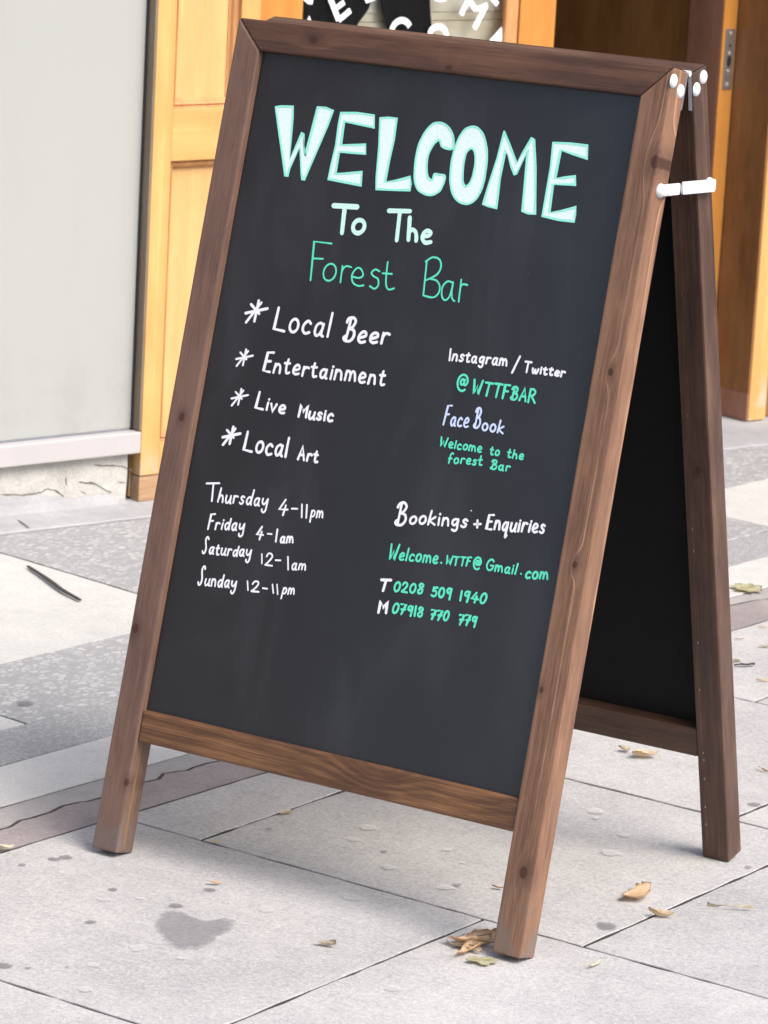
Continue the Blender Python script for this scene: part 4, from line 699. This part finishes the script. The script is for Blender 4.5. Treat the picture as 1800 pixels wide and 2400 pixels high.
for (line, txt, u0, v0, u1, v1, cap, wd, colr, xh, asc) in WORDS:
    wd *= 1.08; line = line+'#'+txt+str(round(u0,3))
    gap = .20 if len(txt) > 1 else 0
    raw = [G[ch][0]+.0 for ch in txt]; total = sum(raw)+gap*(len(txt)-1)
    W_ = math.hypot(u1-u0, v1-v0)-wd; ex = Vector((u1-u0, v1-v0)).normalized(); sx = W_/max(total,.05)
    if len(txt) == 1: sx = W_/max(raw[0],.05)
    pos = wd*.5
    for ch, adv in zip(txt, raw):
        jy = rj.uniform(-.03,.03)*cap; js = rj.uniform(.95,1.05); sl = rj.uniform(-.05,.05)
        for kind, pts in G[ch][1]:
            P = []
            for x, y in pts:
                if ch.islower():
                    y = y*xh/.55 if y <= .55 else xh+(y-.55)*(asc-xh)/.45
                px = pos+(x+sl*y)*sx*1.0; py = y*cap*js+jy
                P.append((u0+ex.x*px, v0+ex.y*px+py))
            P = [(a+rj.uniform(-1,1)*cap*.010, b+rj.uniform(-1,1)*cap*.010) for a,b in P] if not (len(P) > 9) else P
            if len(P) == 2 and kind == 'l': P = [P[0], ((P[0][0]+P[1][0])/2+rj.uniform(-1,1)*cap*.008, (P[0][1]+P[1][1])/2), P[1]]; P = smooth_pts(P, 4)
            put_stroke(line, colr, smooth_pts(P, 6) if kind == 'c' else P, wd)
        pos += (adv+gap)*sx
for line, pts, wd, colr, sm in STROKES:
    put_stroke(line, colr, smooth_pts(pts, 6) if sm else list(pts), wd)
for (line, colr), (V, F, st) in lines_.items():
    mesh(line.split('#')[0], V, F, M[colr], board_f)
for i, (poly, hole) in enumerate(WELCOME):
    loops = [[Vector((x,y,0)) for x,y in poly]]+([[Vector((x,y,0)) for x,y in hole]] if hole else [])
    flat = [p_ for lp in loops for p_ in lp]
    tris = tessellate_polygon(loops)
    o = mesh('welcome_letter', [(p_.x,p_.y,-.01165) for p_ in flat], tris, M['fill'], board_f)
    V, F = [], []
    curved = i in (3,4)
    for lp in (poly, hole):
        if lp:
            pts = list(lp)+[lp[0]]; ribbon(V, F, smooth_pts(pts,5) if curved else pts, .0030, -.0114, .000001, .3, True, i)
    mesh('letter_outline', V, F, M['rim'], board_f)

# ---------------------------------------------------------------- small things on the ground
def leaf_mat(name, a, b):
    m = NT(name); P = m.coords(); n1 = m.noise(P, 60, 4, .65); x, y, z = m.sep(P); vein = m.step(m.math('ABSOLUTE', y), .0, .0015)
    col = m.mix(m.step(n1,.3,.7), a, b); col = m.mix(m.mul(m.sub(1.0,vein),.35), col, tuple(q*.6 for q in a)); m.bsdf(col, .65, m.bump(n1,.5,.001), .3); return m.m
LM = dict(tan=leaf_mat('tan_leaf',(.60,.47,.31),(.76,.65,.49)), cream=leaf_mat('cream_leaf',(.52,.45,.34),(.68,.61,.48)), brown=leaf_mat('brown_leaf',(.42,.27,.16),(.60,.43,.28)),
          yellow=leaf_mat('yellow_leaf',(.48,.45,.26),(.62,.60,.42)), dark=leaf_mat('dark_leaf',(.03,.03,.02),(.07,.06,.04)), orange=leaf_mat('orange_leaf',(.62,.43,.26),(.76,.58,.41)), pale=leaf_mat('pale_leaf',(.62,.58,.44),(.74,.72,.58)))
def leaf(key, label, mat, ratio=.45, curl=.3, bend=.1, name='fallen_leaf', lobes=0, lift=.0, group=None, cat='leaf'):
    x0, y0, x1, y1 = LEAF[key]; A, B = Vector((x0,y0)), Vector((x1,y1)); Ln = (B-A).length; ang = math.atan2(B.y-A.y, B.x-A.x); rs = random.Random(key)
    v = []; f = []
    if lobes:
        n = 60; rings = 5; v.append((0,0,0))
        for k in range(1, rings+1):
            for j in range(n):
                th = j/n*2*math.pi; r = Ln*.5*(.62+.38*abs(math.cos(th*lobes/2))**.8+.05*math.sin(th*lobes*4))*k/rings
                xx = math.cos(th)*r; yy = math.sin(th)*r*ratio*1.6
                v.append((xx, yy, curl*.5*(r*r)/Ln*(1+.6*math.sin(th*2+1))+noise.noise((xx*50,yy*50,2))*.002))
        for j in range(n): f.append((0,1+j,1+(j+1)%n))
        for k in range(rings-1):
            for j in range(n): f.append((1+k*n+j,1+(k+1)*n+j,1+(k+1)*n+(j+1)%n,1+k*n+(j+1)%n))
    else:
        nu, nv = 14, 6
        for i in range(nu+1):
            s = i/nu; hw = Ln*ratio*.5*(math.sin(math.pi*min(1,s*.92+.05))**.6)*(1+.35*noise.noise((s*7,sum(map(ord,key))*.37,1)))
            for j in range(nv+1):
                q = j/nv*2-1; xx = (s-.5)*Ln; yy = q*hw+.16*Ln*ratio*math.sin(s*4+len(key)); e_ = 1+.30*noise.noise((s*16,q*1.2,sum(map(ord,key))))
                v.append((xx+q*.12*Ln*ratio, yy*e_, curl*hw*q*q*(.4+1.2*s if len(key)%2 else 1.4-s)+.10*Ln*q*(s-.5)+bend*Ln*((s-.5)*2)**2*.5+noise.noise((xx*70,yy*70,len(key)))*.0025))
        for i in range(nu):
            for j in range(nv): k = i*(nv+1)+j; f.append((k,k+1,k+nv+2,k+nv+1))
    zmin = min(p_[2] for p_ in v); v = [(p_[0],p_[1],p_[2]-zmin) for p_ in v]
    o = mesh(name, v, f, LM[mat], None, smooth=True, solid=.0005, label=label, category=cat)
    if group: o['group'] = group
    o.location = ((x0+x1)/2, (y0+y1)/2, .0025+lift); o.rotation_euler = (0,0,ang); return o
GL = 'fallen leaves on the pavement'
leaf('scrap','small square tan leaf scrap on the joint under the board',"tan",.9,.2,.1,group=GL)
leaf('cream','small curled cream leaf on the slab left of the front right leg','cream',.55,.9,.25,group=GL)
leaf('pileA','long brown curled leaf against the front right leg','orange',.20,1.0,.10,group=GL)
leaf('pileB','thin brown crumpled leaf left of the front right leg, behind the long one','tan',.16,.8,.1,lift=.0,group=GL)
leaf('pileC','tan crumpled leaf tucked beside the front right leg, topmost of the heap','tan',.5,.8,.2,lift=.0,group=GL)
LEAF['pileD'] = (LEAF['pileA'][0]-.02, LEAF['pileA'][1]+.03, LEAF['pileA'][2]-.02, LEAF['pileA'][3]+.015)
LEAF['pileE'] = (LEAF['pileA'][2]-.05, LEAF['pileA'][3]-.03, LEAF['pileA'][2]+.02, LEAF['pileA'][3]-.005)
leaf('pileD','torn tan leaf in the heap left of the front right leg','cream',.25,.8,.12,lift=.0,group=GL)
leaf('pileE','crisp orange-brown leaf scrap at the foot of the front right leg','orange',.5,.8,.15,lift=.0,group=GL)
leaf('maple','flat pale yellow lobed leaf in front of the front right leg','yellow',.5,.35,0,lobes=5,group=GL)
leaf('tan','orange tan leaf lying between the two right legs','orange',.62,.5,.18,group=GL)
leaf('curl','curled cream-tan leaf lying across the joint near the right edge','tan',.34,1.3,.3,group=GL)
leaf('stalk','long thin pale stalk on the right front slab','cream',.035,.6,.02,name='leaf_stalk',group=GL,cat='stalk')
leaf('twig','small pale twig-like leaf stem on the front right slab','pale',.14,.6,.2,name='leaf_stalk',group=GL,cat='stalk')
leaf('roundl','small round cream leaf under the rear bottom rail','cream',.8,.9,.3,group=GL)
leaf('tanfar','tan curled leaf under the rear bottom rail beside the small round one','tan',.5,.8,.3,group=GL)
leaf('brownslit','thin dark brown leaf sliver right of the rear leg','brown',.16,.8,.1,group=GL)
leaf('yellow','large yellow toothed leaf beside the rear leg on the cracked band','yellow',.75,.25,.12,lobes=7,group=GL)
leaf('tan2','thin orange-tan leaf at the right edge beside the cracked band','orange',.2,.6,.1,group=GL)
leaf('sliver','brown leaf sliver touching the rear leg halfway up its right side','brown',.15,.6,.1,group=GL)
leaf('yellow2','pale yellow leaf cut by the right picture edge','yellow',.4,.4,.2,group=GL)
leaf('darkleaf','dark wet leaf lying behind the rear leg','dark',.2,.6,.05,group=GL)
leaf('paleback','pale leaf edge above the dark wet leaf','pale',.35,1.0,.2,group=GL)
leaf('tan3','tan leaf at the right edge above the curved joint','tan',.2,.8,.1,group=GL)
leaf('leftleaf','yellowish crumpled leaf at the left edge on the joint','pale',.4,1.0,.2,group=GL)
leaf('orangebit','tiny orange leaf crumb on the slab in front of the board','orange',.3,.6,.1,group=GL)
leaf('ochre','tiny ochre leaf crumb by the joint under the board','tan',.35,.3,.05,group=GL)
leaf('behind','small brown leaf peeping out left of the front right leg','brown',.35,.8,.2,group=GL)
# black rubber strip on the pale slab
M['rubber'] = plain('black_rubber', (.022,.020,.020), .6, .3, 80)
pts = smooth_pts(STRIP, 6); v = []; n = len(pts)
for i, (x, y) in enumerate(pts):
    A, B = pts[max(0,i-1)], pts[min(n-1,i+1)]; d = Vector((B[0]-A[0],B[1]-A[1])).normalized(); hw = .0046*(.6+.4*math.sin(math.pi*i/(n-1)))
    zz = .003+.002*math.sin(math.pi*i/(n-1))
    v += [(x-d.y*hw,y+d.x*hw,zz),(x+d.y*hw,y-d.x*hw,zz),(x+d.y*hw*.7,y-d.x*hw*.7,zz+.003),(x-d.y*hw*.7,y+d.x*hw*.7,zz+.003)]
f = [(0,1,2,3),(4*n-4,4*n-3,4*n-2,4*n-1)]
for i in range(n-1):
    for k in range(4): f.append((4*i+k,4*i+(k+1)%4,4*i+4+(k+1)%4,4*i+4+k))
mesh('rubber_strip', v, f, M['rubber'], None, label='narrow black rubber strip lying on the pale slab by the plinth', category='strip')
